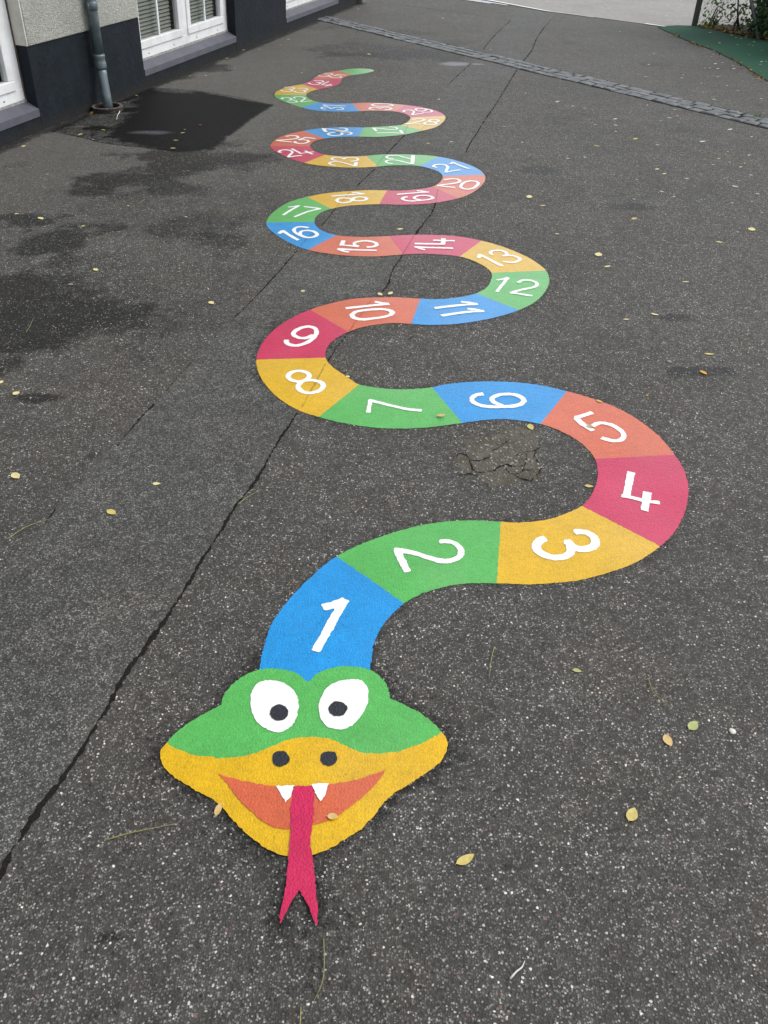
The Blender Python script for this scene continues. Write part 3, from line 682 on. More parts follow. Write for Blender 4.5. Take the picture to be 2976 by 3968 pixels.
# creases where the paint runs over the cracks; groove shade painted as darker strips
for k, c in COLS.items(): M['sunk_' + k] = paint_mat('paint_sunk_' + k, tuple(v * .62 for v in c), .4, .1)
segs = [o for o in snake.children if o.name.startswith('segment')]
for num, pts in ((8, [(1262,1411),(1225,1480),(1168,1581)]), (10, [(1439,1162),(1395,1225),(1353,1284)]), (16, [(1212,902),(1185,930),(1163,956)]), (14, [(1604,914),(1585,945),(1561,985)]),
                 (22, [(1493,601),(1475,622),(1458,643)]), (28, [(1652,487),(1640,495),(1634,503)]), (27, [(1578,488),(1572,505),(1560,521)]), (18, [(1358,743),(1335,770),(1306,802)]), (19, [(1697,733),(1692,760),(1690,786)])):
    mb = MB(); ribbon(mb, pts, .006, .006, .0022, .8)
    mb.build('crease_shade', M['sunk_' + CYC[(num - 1) % 5]], segs[num - 1])

# ------------------------------------------------------------------ broken mortar patch
def mortar_mat():
    m, nt, b = newmat('mortar_patch'); P = pos(nt)
    c = ramp(nt, noi(nt, P, 26, 5, .65), [(.3, (0.095, 0.086, 0.066)), (.55, (0.138, 0.127, 0.106)), (.75, (0.170, 0.158, 0.134))])
    og = ramp(nt, noi(nt, P, 8, 3), [(.5, 0.0), (.62, 1.0)]); c = mixc(nt, math_(nt, 'MULTIPLY', og, .5), c, (0.078, 0.074, 0.046))
    v = vor(nt, P, 190); sp = nt.nodes.new('ShaderNodeSeparateColor'); nt.links.new(v.outputs['Color'], sp.inputs[0])
    hit = math_(nt, 'MULTIPLY', ramp(nt, sp.outputs[0], [(0, 0), (.84, 1)], 'CONSTANT'), ramp(nt, v.outputs['Distance'], [(.3, 1.0), (.45, 0.0)]))
    c = mixc(nt, hit, c, ramp(nt, sp.outputs[1], [(0, 0.03), (.4, 0.16), (.7, 0.30), (.9, 0.5)], 'CONSTANT'))
    nt.links.new(c, b.inputs['Base Color']); b.inputs['Roughness'].default_value = .9; b.inputs['Specular IOR Level'].default_value = .2
    h = math_(nt, 'ADD', math_(nt, 'MULTIPLY', noi(nt, P, 30, 5, .7), 1.2), math_(nt, 'MULTIPLY', v.outputs['Distance'], -.25))
    bump(nt, h, 1.0, .014, b); return m
M['mortar'] = mortar_mat()
def X(L): return [(1700 + a / 3.318, 1600 + b / 3.318) for a, b in L]
pm = X([(345,385),(500,385),(620,330),(760,270),(900,190),(1050,180),(1200,220),(1330,270),(1290,320),(1250,390),(1270,440),(1240,550),(1290,640),(1335,690),(1290,790),(1240,840),(1200,870),(1110,855),(1010,900),(880,920),(740,955),(640,940),(560,900),(500,840),(490,780),(400,780),(310,800),(270,700),(240,600),(240,540),(320,540),(380,590),(360,470)])
P = [G(*p) for p in pm]; pts = []
for a, b in zip(P, P[1:] + P[:1]): pts += line(a, b, 0.008)
pts = [Vector((p.x + .010 * N3(p.x * 40, p.y * 40, 2) + .008 * N3(p.x * 110, p.y * 110, 5), p.y + .010 * N3(p.x * 40, p.y * 40, 7) + .008 * N3(p.x * 110, p.y * 110, 9), 0)) for p in pts]
pa_ = fill('mortar_patch', pts, 0.0006, M['mortar'], None); tag(pa_, kind='structure')
mb = MB()
for k, l in enumerate([[(230,570),(250,530),(330,530),(385,590)],[(385,600),(430,615),(600,595),(680,560)],[(390,600),(420,670),(435,720),(410,780),(290,800),(180,830)],[(430,720),(500,760),(640,755),(720,740),(760,700),(830,690),(880,665),(950,690),(1030,690),(1110,670)],[(850,690),(880,750),(960,790),(1040,770),(1090,720),(1120,620),(1135,570),(1140,510)],[(1085,515),(1140,500),(1240,485),(1300,450)],[(680,490),(760,460),(820,420),(890,370)],[(1240,490),(1235,560),(1290,640)],[(1090,735),(1190,735)],[(960,790),(1010,830),(1100,860),(1200,870),(1230,830),(1290,790),(1300,740),(1340,700)],[(350,780),(430,790),(500,800)],[(480,800),(550,890),(640,940)],[(980,555),(1010,545),(1035,535)],[(370,372),(425,375)]]):
    ribbon(mb, X(l), .0042 if k in (0, 2, 3, 9, 10) else .0028, .0035, 0.0014 + k * 0.00015, 0.9, 0.008)
o = mb.build('crack', M['crack']); tag(o, kind='structure')
# lighter chips lying loose on the patch
M['chip'] = simple('stone_chip', (0.30, 0.29, 0.26), 0.8, 0.4, 150)
mb = MB()
for k in range(130):
    a, b = random.gauss(800, 260), random.gauss(560, 200)
    c = G(1700 + a / 3.318, 1600 + b / 3.318); r = random.uniform(.0015, .0042)
    n = 6; ang = random.random() * 6
    ring = [(c.x + r * random.uniform(.7, 1.2) * math.cos(ang + 2 * math.pi * i / n), c.y + r * random.uniform(.7, 1.2) * math.sin(ang + 2 * math.pi * i / n), .0028) for i in range(n)]
    base = [(p[0] + (p[0] - c.x) * .3, p[1] + (p[1] - c.y) * .3, 0.0) for p in ring]
    mb.add(ring + base, [tuple(range(n))] + [(i, i + n, (i + 1) % n + n, (i + 1) % n) for i in range(n)])
o = mb.build('loose_grit', M['chip']); tag(o, 'loose pale stone chips scattered over the broken mortar patch', 'grit', kind='stuff')

# ------------------------------------------------------------------ sett strip
M['sett'] = simple('granite_sett', (0.135, 0.145, 0.15), 0.6, 0.4, 7, 0.7, 90, 0.004, spec=0.45)
lo = [G(1243, 80), G(2976, 501)]; hi = [G(1264, 64), G(2976, 460)]
c0 = (lo[0] + hi[0]) / 2; c1 = (lo[1] + hi[1]) / 2
cdir = (c1 - c0).normalized(); cn = Vector((-cdir.y, cdir.x, 0)); SW = (hi[1] - lo[1]).dot(cn)
SWW = max(.22, min(.30, SW))
print('SETT WIDTH', SW)
mb = MB(); Ltot = (c1 - c0).length + 3.0
rows = 3; rw = SWW / rows
for r_ in range(rows):
    s = -0.25 if r_ != 1 else -0.2
    while s < Ltot:
        L = random.uniform(.10, .17); gap = random.uniform(.014, .026)
        n0 = -SWW / 2 + r_ * rw; bend = 0.02 * N3(s * 1.3, 0, 5)
        q = [(s, n0 + .006), (s + L, n0 + .006), (s + L, n0 + rw - .006), (s, n0 + rw - .006)]
        q = [(a + random.uniform(-.011, .011), b + random.uniform(-.009, .009) + bend) for a, b in q]
        zt = random.uniform(.005, .011); W = [c0 + cdir * a + cn * b for a, b in q]; cc = sum(W, Vector()) / 4
        sk = random.uniform(-.003, .003)
        base = [(p.x, p.y, 0.0) for p in W]
        mid = [(cc.x + (p.x - cc.x) * .97, cc.y + (p.y - cc.y) * .97, zt * .6) for p in W]
        topv = [(cc.x + (p.x - cc.x) * .80, cc.y + (p.y - cc.y) * .80, zt + sk * (1 if i < 2 else -1)) for i, p in enumerate(W)]
        ct = [(cc.x, cc.y, zt + .002)]
        mb.add(base + mid + topv + ct, [(i, (i + 1) % 4, (i + 1) % 4 + 4, i + 4) for i in range(4)] + [(i + 4, (i + 1) % 4 + 4, (i + 1) % 4 + 8, i + 8) for i in range(4)] + [(i + 8, (i + 1) % 4 + 8, 12) for i in range(4)])
        s += L + gap
o = mb.build('sett_strip', M['sett'], smooth=False); tag(o, kind='structure')
mb = MB()
a0 = c0 - cdir * .3; a1 = c0 + cdir * Ltot; S = line(a0, a1, .03) + [a1]; ov = len(mb.v)
for i, p in enumerate(S):
    wv = SWW / 2 + .012 + .012 * N3(p.x * 9, p.y * 9, 3); wu = SWW / 2 + .014 + .016 * N3(p.x * 9, p.y * 9, 13); bend = 0.02 * N3((p - c0).dot(cdir) * 1.3, 0, 5)
    mb.v += [tuple(p - cn * (wv - bend) + Vector((0, 0, .001))), tuple(p + cn * (wu + bend) + Vector((0, 0, .001)))]
    if i: mb.f.append((2 * i - 2, 2 * i, 2 * i + 1, 2 * i - 1))
o = mb.build('joint_soil', M['soil']); tag(o, kind='structure')

# ------------------------------------------------------------------ far paving, court lines, green surface
def slab_poly(name, pts, z, mat):
    pts = [Vector((p.x, p.y, z)) for p in pts]; tr = tessellate_polygon([pts])
    o = mesh_obj(name, pts, [tuple(t) for t in tr], mat)
    bm = bmesh.new(); bm.from_mesh(o.data)
    if sum(f.normal.z for f in bm.faces) < 0: bmesh.ops.reverse_faces(bm, faces=bm.faces)
    bm.to_mesh(o.data); bm.free(); return o
M['pale_paving'] = simple('pale_paving', (0.30, 0.29, 0.275), 0.85, 0.13, 14, 0.3, 200, 0.003, tint=((0.22, 0.21, 0.2), 0.5), tscale=1.2)
e = [G(1780, -22), G(1896, 2), G(2099, 40), G(2224, 57), G(2393, 80), G(2514, 96), G(2571, 103), G(2620, 103), G(2700, 106)]
far = [e[-1] + Vector((12, 2, 0)), Vector((40, 60, 0)), Vector((-10, 60, 0)), e[0] + Vector((-1.5, 3, 0))]
o = slab_poly('pale_paving', e + far, .004, M['pale_paving']); tag(o, kind='structure')
def strip(name, pts, w0, w1, z, mat, parent=None):
    P = [G(*p) for p in pts]; V = []; F = []
    for i, p in enumerate(P):
        t = (P[min(i + 1, len(P) - 1)] - P[max(i - 1, 0)]).normalized(); n = Vector((t.y, -t.x, 0)); w = w0 + (w1 - w0) * i / (len(P) - 1)
        V += [tuple(p + n * w / 2 + Vector((0, 0, z))), tuple(p - n * w / 2 + Vector((0, 0, z)))]
        if i: F.append((2 * i - 2, 2 * i - 1, 2 * i + 1, 2 * i))
    o = mesh_obj(name, V, F, mat, parent); tag(o, kind='structure'); return o
M['line_white'] = simple('line_white', (0.75, 0.75, 0.74), 0.6, 0.1, 60)
M['line_red'] = simple('line_red', (0.35, 0.07, 0.09), 0.6, 0.1, 60)
M['line_blue'] = simple('line_blue', (0.09, 0.10, 0.26), 0.6, 0.1, 60)
strip('court_line', [(1880,-2),(1900,3),(2099,40.5),(2130,46)], .09, .04, .008, M['line_white'])
strip('court_line', [(2130,46),(2224,58),(2300,69)], .03, .015, .008, M['line_white'])
strip('court_line', [(2500,93.5),(2577,104.5)], .07, .05, .008, M['line_white'])
strip('court_line', [(1822,-1),(1900,11),(1966,22)], .06, .05, .008, M['line_white'])
strip('court_line', [(1760,-4),(1830,4),(1902,15)], .07, .05, .008, M['line_white'])
strip('court_line', [(1800,-8),(1900,8),(1895,7.5)], .2, .02, .006, M['line_blue'])
strip('court_line', [(1790,-5),(1830,1)], .16, .08, .0065, M['line_red'])
M['green_surface'] = simple('green_rubber', (0.016, 0.078, 0.046), 0.85, 0.16, 40, 0.4, 250, 0.003, spec=.25, tint=((0.03, 0.075, 0.05), 0.5), tscale=4)
gp = [G(*p) for p in [(2548,107),(2580,103),(2622,99.6),(2695,102),(2733,110),(2834,134),(2976,161)]]
gr = [G(*p) for p in [(2976,318),(2886,260),(2817,222),(2747,189),(2688,170),(2615,137)]]
ge, _ = spline(list(reversed(gr)) , .03)
ex1 = gp[-1] + (gp[-1] - gp[-3]) * 3; ex2 = gr[0] + (gr[0] - gr[1]) * 6
gg = [gp[0]] + gp[1:] + [ex1, ex2] + list(reversed([Vector((p.x + .02 * N3(p.x * 12, p.y * 12), p.y + .02 * N3(p.x * 12, p.y * 12, 4), 0)) for p in ge]))
o = slab_poly('green_surface', gg, .006, M['green_surface']); tag(o, kind='structure')
# soil bed beyond the fence foot
M['bed'] = simple('bed_soil', (0.045, 0.035, 0.026), 0.95, 0.4, 25, 0.8, 60, 0.01, spec=0.1)
fb0 = G(2690, 101); fb1 = G(2976, 158); fdir = (fb1 - fb0).normalized(); fn = Vector((-fdir.y, fdir.x, 0))
bed = [fb0 + fn * -.02, fb1 + fdir * 5, fb1 + fdir * 5 + fn * 3, fb0 + fn * 1.4 + fdir * .6, fb0 + fn * .25]
o = slab_poly('planting_bed', bed, .009, M['bed']); tag(o, kind='structure')

# ------------------------------------------------------------------ building
Bu = (Vector((0, 0, 1)) + WN * 0.052).normalized()
Bn = WA.cross(Bu).normalized()                       # out of the wall
if Bn.dot(WN) < 0: Bn = -Bn
BM = Matrix(((WA.x, -Bn.x, Bu.x, W0.x), (WA.y, -Bn.y, Bu.y, W0.y), (WA.z, -Bn.z, Bu.z, W0.z), (0, 0, 0, 1)))
# local axes: x along the wall away from the camera, y into the building, z up
bld = empty('building', mw=BM)
tag(bld, 'beige rendered building with dark blue-grey plinth, white low windows and zinc downpipe', 'building')
def plinth_mat():
    m, nt, b = newmat('plinth_paint'); P = pos(nt)
    c = ramp(nt, noi(nt, P, 7, 5), [(0.35, (0.0055, 0.0090, 0.0125)), (0.65, (0.0095, 0.0150, 0.0225))])
    sx = nt.nodes.new('ShaderNodeSeparateXYZ'); nt.links.new(P, sx.inputs[0])
    dirt = math_(nt, 'ADD', sx.outputs[2], math_(nt, 'MULTIPLY', noi(nt, P, 9, 4), 0.10))
    dk = ramp(nt, dirt, [(0.05, 1.0), (0.15, 0.0)])
    c = mixc(nt, math_(nt, 'MULTIPLY', dk, .7), c, (0.022, 0.020, 0.017))
    nt.links.new(c, b.inputs['Base Color']); b.inputs['Roughness'].default_value = .7; b.inputs['Specular IOR Level'].default_value = .22
    bump(nt, math_(nt, 'ADD', noi(nt, P, 26, 4), math_(nt, 'MULTIPLY', noi(nt, P, 110, 3), .4)), .5, .012, b); return m
def stucco_mat():
    m, nt, b = newmat('stucco'); P = pos(nt)
    n1 = noi(nt, P, 42, 4, .6, 2.2); n2 = noi(nt, P, 95, 3, .6, 1.2)
    c = ramp(nt, noi(nt, P, 3, 4), [(0.35, (0.50, 0.505, 0.455)), (0.65, (0.60, 0.605, 0.55))])
    cre = ramp(nt, n1, [(0.38, 0.78), (0.55, 1.0)]); c = mixc(nt, 1.0, c, cre, 'MULTIPLY')
    nt.links.new(c, b.inputs['Base Color']); b.inputs['Roughness'].default_value = .9; b.inputs['Specular IOR Level'].default_value = .2
    bump(nt, math_(nt, 'ADD', n1, math_(nt, 'MULTIPLY', n2, .4)), 1.0, .028, b); return m
M['plinth'] = plinth_mat(); M['stucco'] = stucco_mat()
M['smooth_render'] = simple('smooth_render', (0.58, 0.56, 0.50), .85, .12, 12, .4, 60, .006)
M['sill'] = simple('sill_paint', (0.085, 0.085, 0.108), .55, .15, 8, .3, 60, .004, tint=((0.12, 0.12, 0.13), .35), tscale=6)
M['pvc'] = simple('white_pvc', (0.74, 0.75, 0.76), .38, .06, 6, tint=((0.55, 0.55, 0.54), .5), tscale=5)
M['mortar_line'] = simple('old_mortar', (0.30, 0.29, 0.27), .9, .35, 40, .8, 70, .008)
M['sealant'] = simple('brown_sealant', (0.095, 0.075, 0.05), .8, .3, 30)
M['rubber'] = simple('gasket', (0.02, 0.02, 0.02), .6)
M['blind'] = simple('blind_slat', (0.25, 0.25, 0.225), .5, .08, 20)
M['inside'] = simple('room_dark', (0.03, 0.03, 0.03), .9)
M['zinc'] = simple('zinc_pipe', (0.12, 0.155, 0.17), .42, .22, 9, .15, 40, .003, metal=.35, tint=((0.20, 0.235, 0.25), .6), tscale=14)
M['clay'] = simple('rusty_clay', (0.022, 0.014, 0.012), .8, .4, 40, .6, 90, .004, tint=((0.2, 0.16, 0.13), .5), tscale=12)
M['rim'] = simple('collar_rim', (0.10, 0.082, 0.074), .8, .35, 40, .6, 90, .004)
def glass_mat():
    m = bpy.data.materials.new('window_glass'); m.use_nodes = True; nt = m.node_tree; nt.nodes.clear()
    o = nt.nodes.new('ShaderNodeOutputMaterial'); t = nt.nodes.new('ShaderNodeBsdfTransparent'); g = nt.nodes.new('ShaderNodeBsdfGlossy')
    t.inputs[0].default_value = (.78, .82, .80, 1); g.inputs['Roughness'].default_value = .02
    lw = nt.nodes.new('ShaderNodeLayerWeight'); lw.inputs['Blend'].default_value = .5; mx = nt.nodes.new('ShaderNodeMixShader')
    fr = math_(nt, 'ADD', .05, math_(nt, 'MULTIPLY', math_(nt, 'POWER', lw.outputs['Facing'], 4.5), .75))
    nt.links.new(fr, mx.inputs[0]); nt.links.new(t.outputs[0], mx.inputs[1]); nt.links.new(g.outputs[0], mx.inputs[2]); nt.links.new(mx.outputs[0], o.inputs[0]); return m
M['glass'] = glass_mat()
S0, S1 = -9.0, 5.86
WINS = [(-7.57, -5.58), (-4.10, -2.12), (-0.53, 1.455), (2.94, 4.93)]
ZB, PT, ZT, RF = -0.6, 0.562, 1.95, 5.6            # below ground, plinth top, window top, wall top
def ch(o):
    return o
def plin():
    mb = MB(); edges = [S0] + [v for w_ in WINS for v in w_] + [S1]
    for i in range(0, len(edges), 2):
        a, b = edges[i], edges[i + 1]
        # rounded-over pier
        mb.box(a, b, 0, .40, ZB, PT, .006)
    for a, b in WINS:                                  # low piece under the window with sloping top
        vs = [(a - .001, .002, ZB), (b + .001, .002, ZB), (b + .001, .40, ZB), (a - .001, .40, ZB), (a - .001, .002, .135), (b + .001, .002, .135), (b + .001, .40, .19), (a - .001, .40, .19)]
        mb.add(vs, [(0, 3, 2, 1), (4, 5, 6, 7), (0, 1, 5, 4), (1, 2, 6, 5), (2, 3, 7, 6), (3, 0, 4, 7)])
    # returns at the far and near gables
    mb.box(S1 - .40, S1, .402, 8.0, ZB, PT, 0); mb.box(S0, S0 + .4, .402, 8.0, ZB, PT, 0)
    return mb.build('plinth', M['plinth'], bld)
plin()
mb = MB(); edges = [S0] + [v for w_ in WINS for v in w_] + [S1]
for i in range(0, len(edges), 2): mb.box(edges[i] + .012, edges[i + 1] - .012, -.012, .40, PT + .002, ZT, .008)
mb.box(S0, S1, -.0145, .40, ZT + .0, RF, 0)
mb.box(S1 - .40, S1 + .012, .402, 8.0, PT + .002, RF - .001, 0); mb.box(S0 - .012, S0 + .4, .402, 8.0, PT + .002, RF - .001, 0)
mb.box(S0, S1, 7.6, 8.0, ZB, RF - .002, 0)
mb.build('wall', M['stucco'], bld)
for a, b in WINS:                                      # smooth render in the window reveals
    mb = MB(); mb.box(a - .012 + .0, a, -.006, .398, PT + .004, ZT - .002, 0); mb.build('reveal', M['smooth_render'], bld)
    mb = MB(); mb.box(b, b + .012, -.006, .398, PT + .004, ZT - .002, 0); mb.build('reveal', M['smooth_render'], bld)
mb = MB(); mb.box(S0 - .25, S1 + .25, -.35, 8.3, RF + .002, RF + .14, .01)
M['eave'] = simple('eave', (0.10, 0.09, 0.085), .8); mb.build('roof', M['eave'], bld)
D0 = .095                                              # depth of window frame behind the wall face
def window(a, b, sticker=False):
    z0, z1 = .205, ZT - .004
    m_ = (a + b) / 2 + .015
    f = MB(); fw = .075
    f.box(a + .004, b - .004, D0, D0 + .07, z0, z0 + .082, .004)
    f.box(a + .004, b - .004, D0, D0 + .07, z1 - .07, z1, .004)
    f.box(a + .004, a + .004 + fw, D0 + .001, D0 + .069, z0 + .081, z1 - .069, .004)
    f.box(b - .004 - fw - .02, b - .004, D0 + .001, D0 + .069, z0 + .081, z1 - .069, .004)
    f.box(m_ - .068, m_ + .068, D0 + .001, D0 + .069, z0 + .081, z1 - .069, .004)
    win = f.build('window', M['pvc'], bld)
    for (sa, sb) in ((a + .08, m_ - .055), (m_ + .055, b - .098)):
        s = MB(); sw = .072; y0 = D0 - .012; y1 = D0 + .045; zz0 = z0 + .078; zz1 = z1 - .06
        s.box(sa, sb, y0, y1, zz0, zz0 + .068, .006); s.box(sa, sb, y0, y1, zz1 - .06, zz1, .006)
        s.box(sa, sa + sw, y0 + .001, y1 - .001, zz0 + .067, zz1 - .059, .006); s.box(sb - sw, sb, y0 + .001, y1 - .001, zz0 + .067, zz1 - .059, .006)
        s.build('sash', M['pvc'], win)
        g = MB(); g.add([(sa + sw - .01, D0 + .020, zz0 + .06), (sb - sw + .01, D0 + .020, zz0 + .06), (sb - sw + .01, D0 + .020, zz1 - .05), (sa + sw - .01, D0 + .020, zz1 - .05)], [(0, 1, 2, 3)]); g.build('pane', M['glass'], win)
        mu = MB(); c = (sa + sb) / 2; mu.box(c - .013, c + .013, D0 + .002, D0 + .0165, zz0 + .069, zz1 - .061, .002); mu.build('muntin', M['pvc'], win)
        bl = MB(); z = zz0 + .078
        while z < zz1 - .06:
            x0_, x1_ = sa + sw + .004, sb - sw - .035
            yb = D0 + .055; pr_ = [(0, -.012), (.004, -.002), (.010, .007), (.016, .011)]
            vs = [(xx, yb + dy, z + dz) for dy, dz in pr_ for xx in (x0_, x1_)]
            bl.add(vs, [(2 * q, 2 * q + 1, 2 * q + 3, 2 * q + 2) for q in range(3)])
            z += .031
        bl.build('blind', M['blind'], win)
    if sticker:
        s = MB(); xx = m_ + .055 + .072; s.box(xx + .0, xx + .032, D0 - .0125 + .028, D0 - .0125 + .0295, .345, .475); st = s.build('sticker', M['pvc'], win)
        s = MB(); s.box(xx + .005, xx + .027, D0 + .0135, D0 + .0148, .395, .462); M['sticker'] = simple('sticker_blue', (0.035, 0.09, 0.22), .4); s.build('sticker', M['sticker'], win)
    s = MB(); s.add([(a + .001, -.004, .150), (b - .001, -.004, .150), (b - .001, D0 + .01, .200), (a + .001, D0 + .01, .200), (a + .001, -.004, .10), (b - .001, -.004, .10), (b - .001, D0 + .01, .10), (a + .001, D0 + .01, .10)],
                    [(0, 1, 2, 3), (0, 4, 5, 1), (1, 5, 6, 2), (2, 6, 7, 3), (3, 7, 4, 0)]); s.build('sill', M['sill'], win)
    s = MB(); n = 60
    for i in range(n):
        x0_ = a + .004 + (b - a - .008) * i / n; x1_ = a + .004 + (b - a - .008) * (i + 1) / n
        yy = D0 - .008 - .007 * abs(N3(x0_ * 14, 2, 3)); s.box(x0_, x1_, yy, D0 + .004, .185, .2065 + .006 * N3(x0_ * 17, 4, 1))
    s.build('mortar_bead', M['mortar_line'], win)
    s = MB(); s.box(a + .0005, a + .005, D0 - .006, D0 + .03, .205, z1); s.build('sealant', M['sealant'], win)
    s = MB(); s.box(b - .012, b - .0005, D0 - .006, D0 + .03, .205, z1); s.build('sealant', M['sealant'], win)
    for k in range(4):
        s = MB(); x_ = a + (b - a) * (.14 + .245 * k); s.box(x_ - .009, x_ + .009, D0 - .0012, D0 + .003, z0 + .026, z0 + .033)
        s.build('drain_slot', M['rubber'], win)
    r = MB(); r.box(a - .3, b + .3, 1.6, 1.62, ZB, ZT); r.build('room_back', M['inside'], win)
    return win
for i, (a, b) in enumerate(WINS): window(a, b, i == 2)

# downpipe, fixed to the wall
BI = BM.inverted()
ring_c = G(419, 428)
foot = BI @ (G(421, 426) + Vector((0, 0, .01)))
px, py = -1.315, -.062
pr = .0405
mb = MB(); mb.tube([(px + .02, py, RF + .0), (px + .006, py, 1.6), (px, py, .70), (px, py, .400)], pr, 20)
pipe = mb.build('downpipe', M['zinc'], bld, True)
mb = MB(); f2 = Vector(foot)
bot = [Vector((px, py, .404)), Vector((px + .001, py, .36)), Vector((px + .003, py - .003, .30))]
k1 = Vector((px + .003, py - .003, .30)); dv = f2 - k1
mb.tube([k1 + dv * t + Vector((0, 0, 0)) for t in (0, .15, .4, .7, 1.15)], .0395, 20); mb.build('lower_pipe', M['zinc'], pipe, True)
mb = MB(); mb.tube([(px, py, .405), (px, py, .392), (px, py, .375), (px, py, .345), (px + .001, py, .338), (px + .002, py - .001, .325), (px + .002, py - .002, .318), (px + .003, py - .003, .292)], [.0455, .049, .0455, .0455, .049, .0465, .0485, .043], 20); mb.build('joint', M['zinc'], pipe, True)
mb = MB(); mb.tube([(px, py, .770), (px, py, .765), (px, py, .715), (px, py, .710)], [.042, .046, .046, .042], 20); mb.box(px - .058, px + .058, py - .010, py + .004, .722, .758, .003); mb.box(px - .012, px + .012, py + .03, .0, .73, .75, .002); mb.build('bracket', M['zinc'], pipe, True)

# drain collar in the ground
cl = empty('drain_collar', ring_c); tag(cl, 'rusty round clay collar in the ground that catches the zinc downpipe', 'drain')
def ringmesh(r0, r1, z0, z1, n=40, wob=.0):
    mb = MB()
    for k in range(n):
        a = 2 * math.pi * k / n; c, s = math.cos(a), math.sin(a); w_ = wob * N3(c * 3, s * 3, 1); zz = wob * 1.5 * N3(c * 4, s * 4, 6)
        mb.v += [((r0 + w_) * c, (r0 + w_) * s, z0), ((r1 + w_) * c, (r1 + w_) * s, z0), ((r1 + w_) * c, (r1 + w_) * s, z1 + zz), ((r0 + w_) * c, (r0 + w_) * s, z1 + zz)]
    for k in range(n):
        a = 4 * k; b = 4 * ((k + 1) % n)
        for i in range(4): mb.f.append((a + i, a + (i + 1) % 4, b + (i + 1) % 4, b + i))
    return mb
ringmesh(.105, .122, 0.0, .030, wob=.003).build('collar_body', M['clay'], cl)
ringmesh(.103, .125, .0305, .038, wob=.004).build('rim', M['rim'], cl)
mb = MB(); n = 32
mb.add([(.106 * math.cos(2 * math.pi * k / n), .106 * math.sin(2 * math.pi * k / n), .0035) for k in range(n)], [tuple(range(n))]); mb.build('drain_mouth', M['crack'], cl)
for zz in (.012, .020):
    ringmesh(.098, .107, zz, zz + .003).build('rib', M['clay'], cl)

# guard stone at the far corner
M['guard'] = simple('guard_stone', (0.13, 0.135, 0.12), .85, .3, 18, .8, 40, .01)
gs = BM @ Vector((S1 + .10, .02, 0)); bm = bmesh.new(); bmesh.ops.create_cube(bm, size=1)
bmesh.ops.subdivide_edges(bm, edges=bm.edges[:], cuts=3, use_grid_fill=True)
for v in bm.verts:
    t = v.co.z + .5; k = 1 - .35 * t; v.co = Vector((v.co.x * .19 * k, v.co.y * .22 * k, t * .45))
    v.co += Vector((N3(v.co.x * 9, v.co.y * 9, v.co.z * 9), N3(v.co.x * 9 + 5, v.co.y * 9, v.co.z * 9), 0)) * .012
bmesh.ops.bevel(bm, geom=[e for e in bm.edges if e.calc_face_angle(0) > .8], offset=.015, segments=2, affect='EDGES')
me = bpy.data.meshes.new('guard_stone'); bm.to_mesh(me); bm.free(); me.materials.append(M['guard'])
o = link(bpy.data.objects.new('guard_stone', me)); o.location = (gs.x, gs.y, -.01); o.rotation_euler.z = -.28
tag(o, 'weathered grey guard stone at the far corner of the building', 'stone')

# ------------------------------------------------------------------ fence
M['post_dark'] = simple('fence_post_dark', (0.035, 0.038, 0.036), .55, .3, 20)
M['galv'] = simple('galvanised', (0.20, 0.21, 0.21), .45, .2, 30, metal=.5)
M['wire'] = simple('fence_wire', (0.10, 0.11, 0.11), .5, .2, 30, metal=.4)
fence = empty('chain_link_fence', fb0)
tag(fence, 'chain link fence with dark corner post and diagonal steel brace beside the green surface', 'fence')
Fm = Matrix(((fdir.x, fn.x, 0, fb0.x), (fdir.y, fn.y, 0, fb0.y), (0, 0, 1, 0), (0, 0, 0, 1))); fence.matrix_world = Fm
FH = 2.0
mb = MB(); mb.box(-.028, .028, -.028, .028, -.1, FH + .08, .004); mb.build('post', M['post_dark'], fence)
for d in (2.6, 5.2): mb = MB(); mb.tube([(d, 0, -.1), (d, 0, FH + .05)], .024, 12); mb.build('post', M['galv'], fence, True)
# brace runs from the corner post down to the ground
br_b = Fm.inverted() @ G(2975, 150)
mb = MB(); mb.tube([(.02, .0, 1.6), (br_b.x, -.03, -.02)], .021, 12)
mb.build('brace', M['galv'], fence, True)
mb = MB(); cs = .055; r = .0017
def wire(mb, a, b):
    a = Vector(a); b = Vector(b); t = (b - a).normalized(); u = Vector((0, 1, 0)); v = t.cross(u)
    o = len(mb.v)
    for p in (a, b):
        for k in range(3):
            an = 2 * math.pi * k / 3; mb.v.append(tuple(p + (u * math.cos(an) + v * math.sin(an)) * r))
    for k in range(3): mb.f.append((o + k, o + (k + 1) % 3, o + (k + 1) % 3 + 3, o + k + 3))
nxw = int(5.2 / cs); nz_ = int(FH / cs)
for i in range(nxw + 1):
    for j in range(nz_):
        x_ = i * cs; z_ = .03 + j * cs; s = 1 if (i + j) % 2 == 0 else -1; yo = .004 * s
        if i < nxw: wire(mb, (x_, yo, z_ if s > 0 else z_ + cs), (x_ + cs, -yo, z_ + cs if s > 0 else z_))
mb.build('wire_mesh', M['wire'], fence)
mb = MB()
for zz in (.05, 1.0, FH - .02): mb.tube([(0, .004, zz), (5.2, .004, zz)], .002, 5)
mb.build('tension_wire', M['galv'], fence)

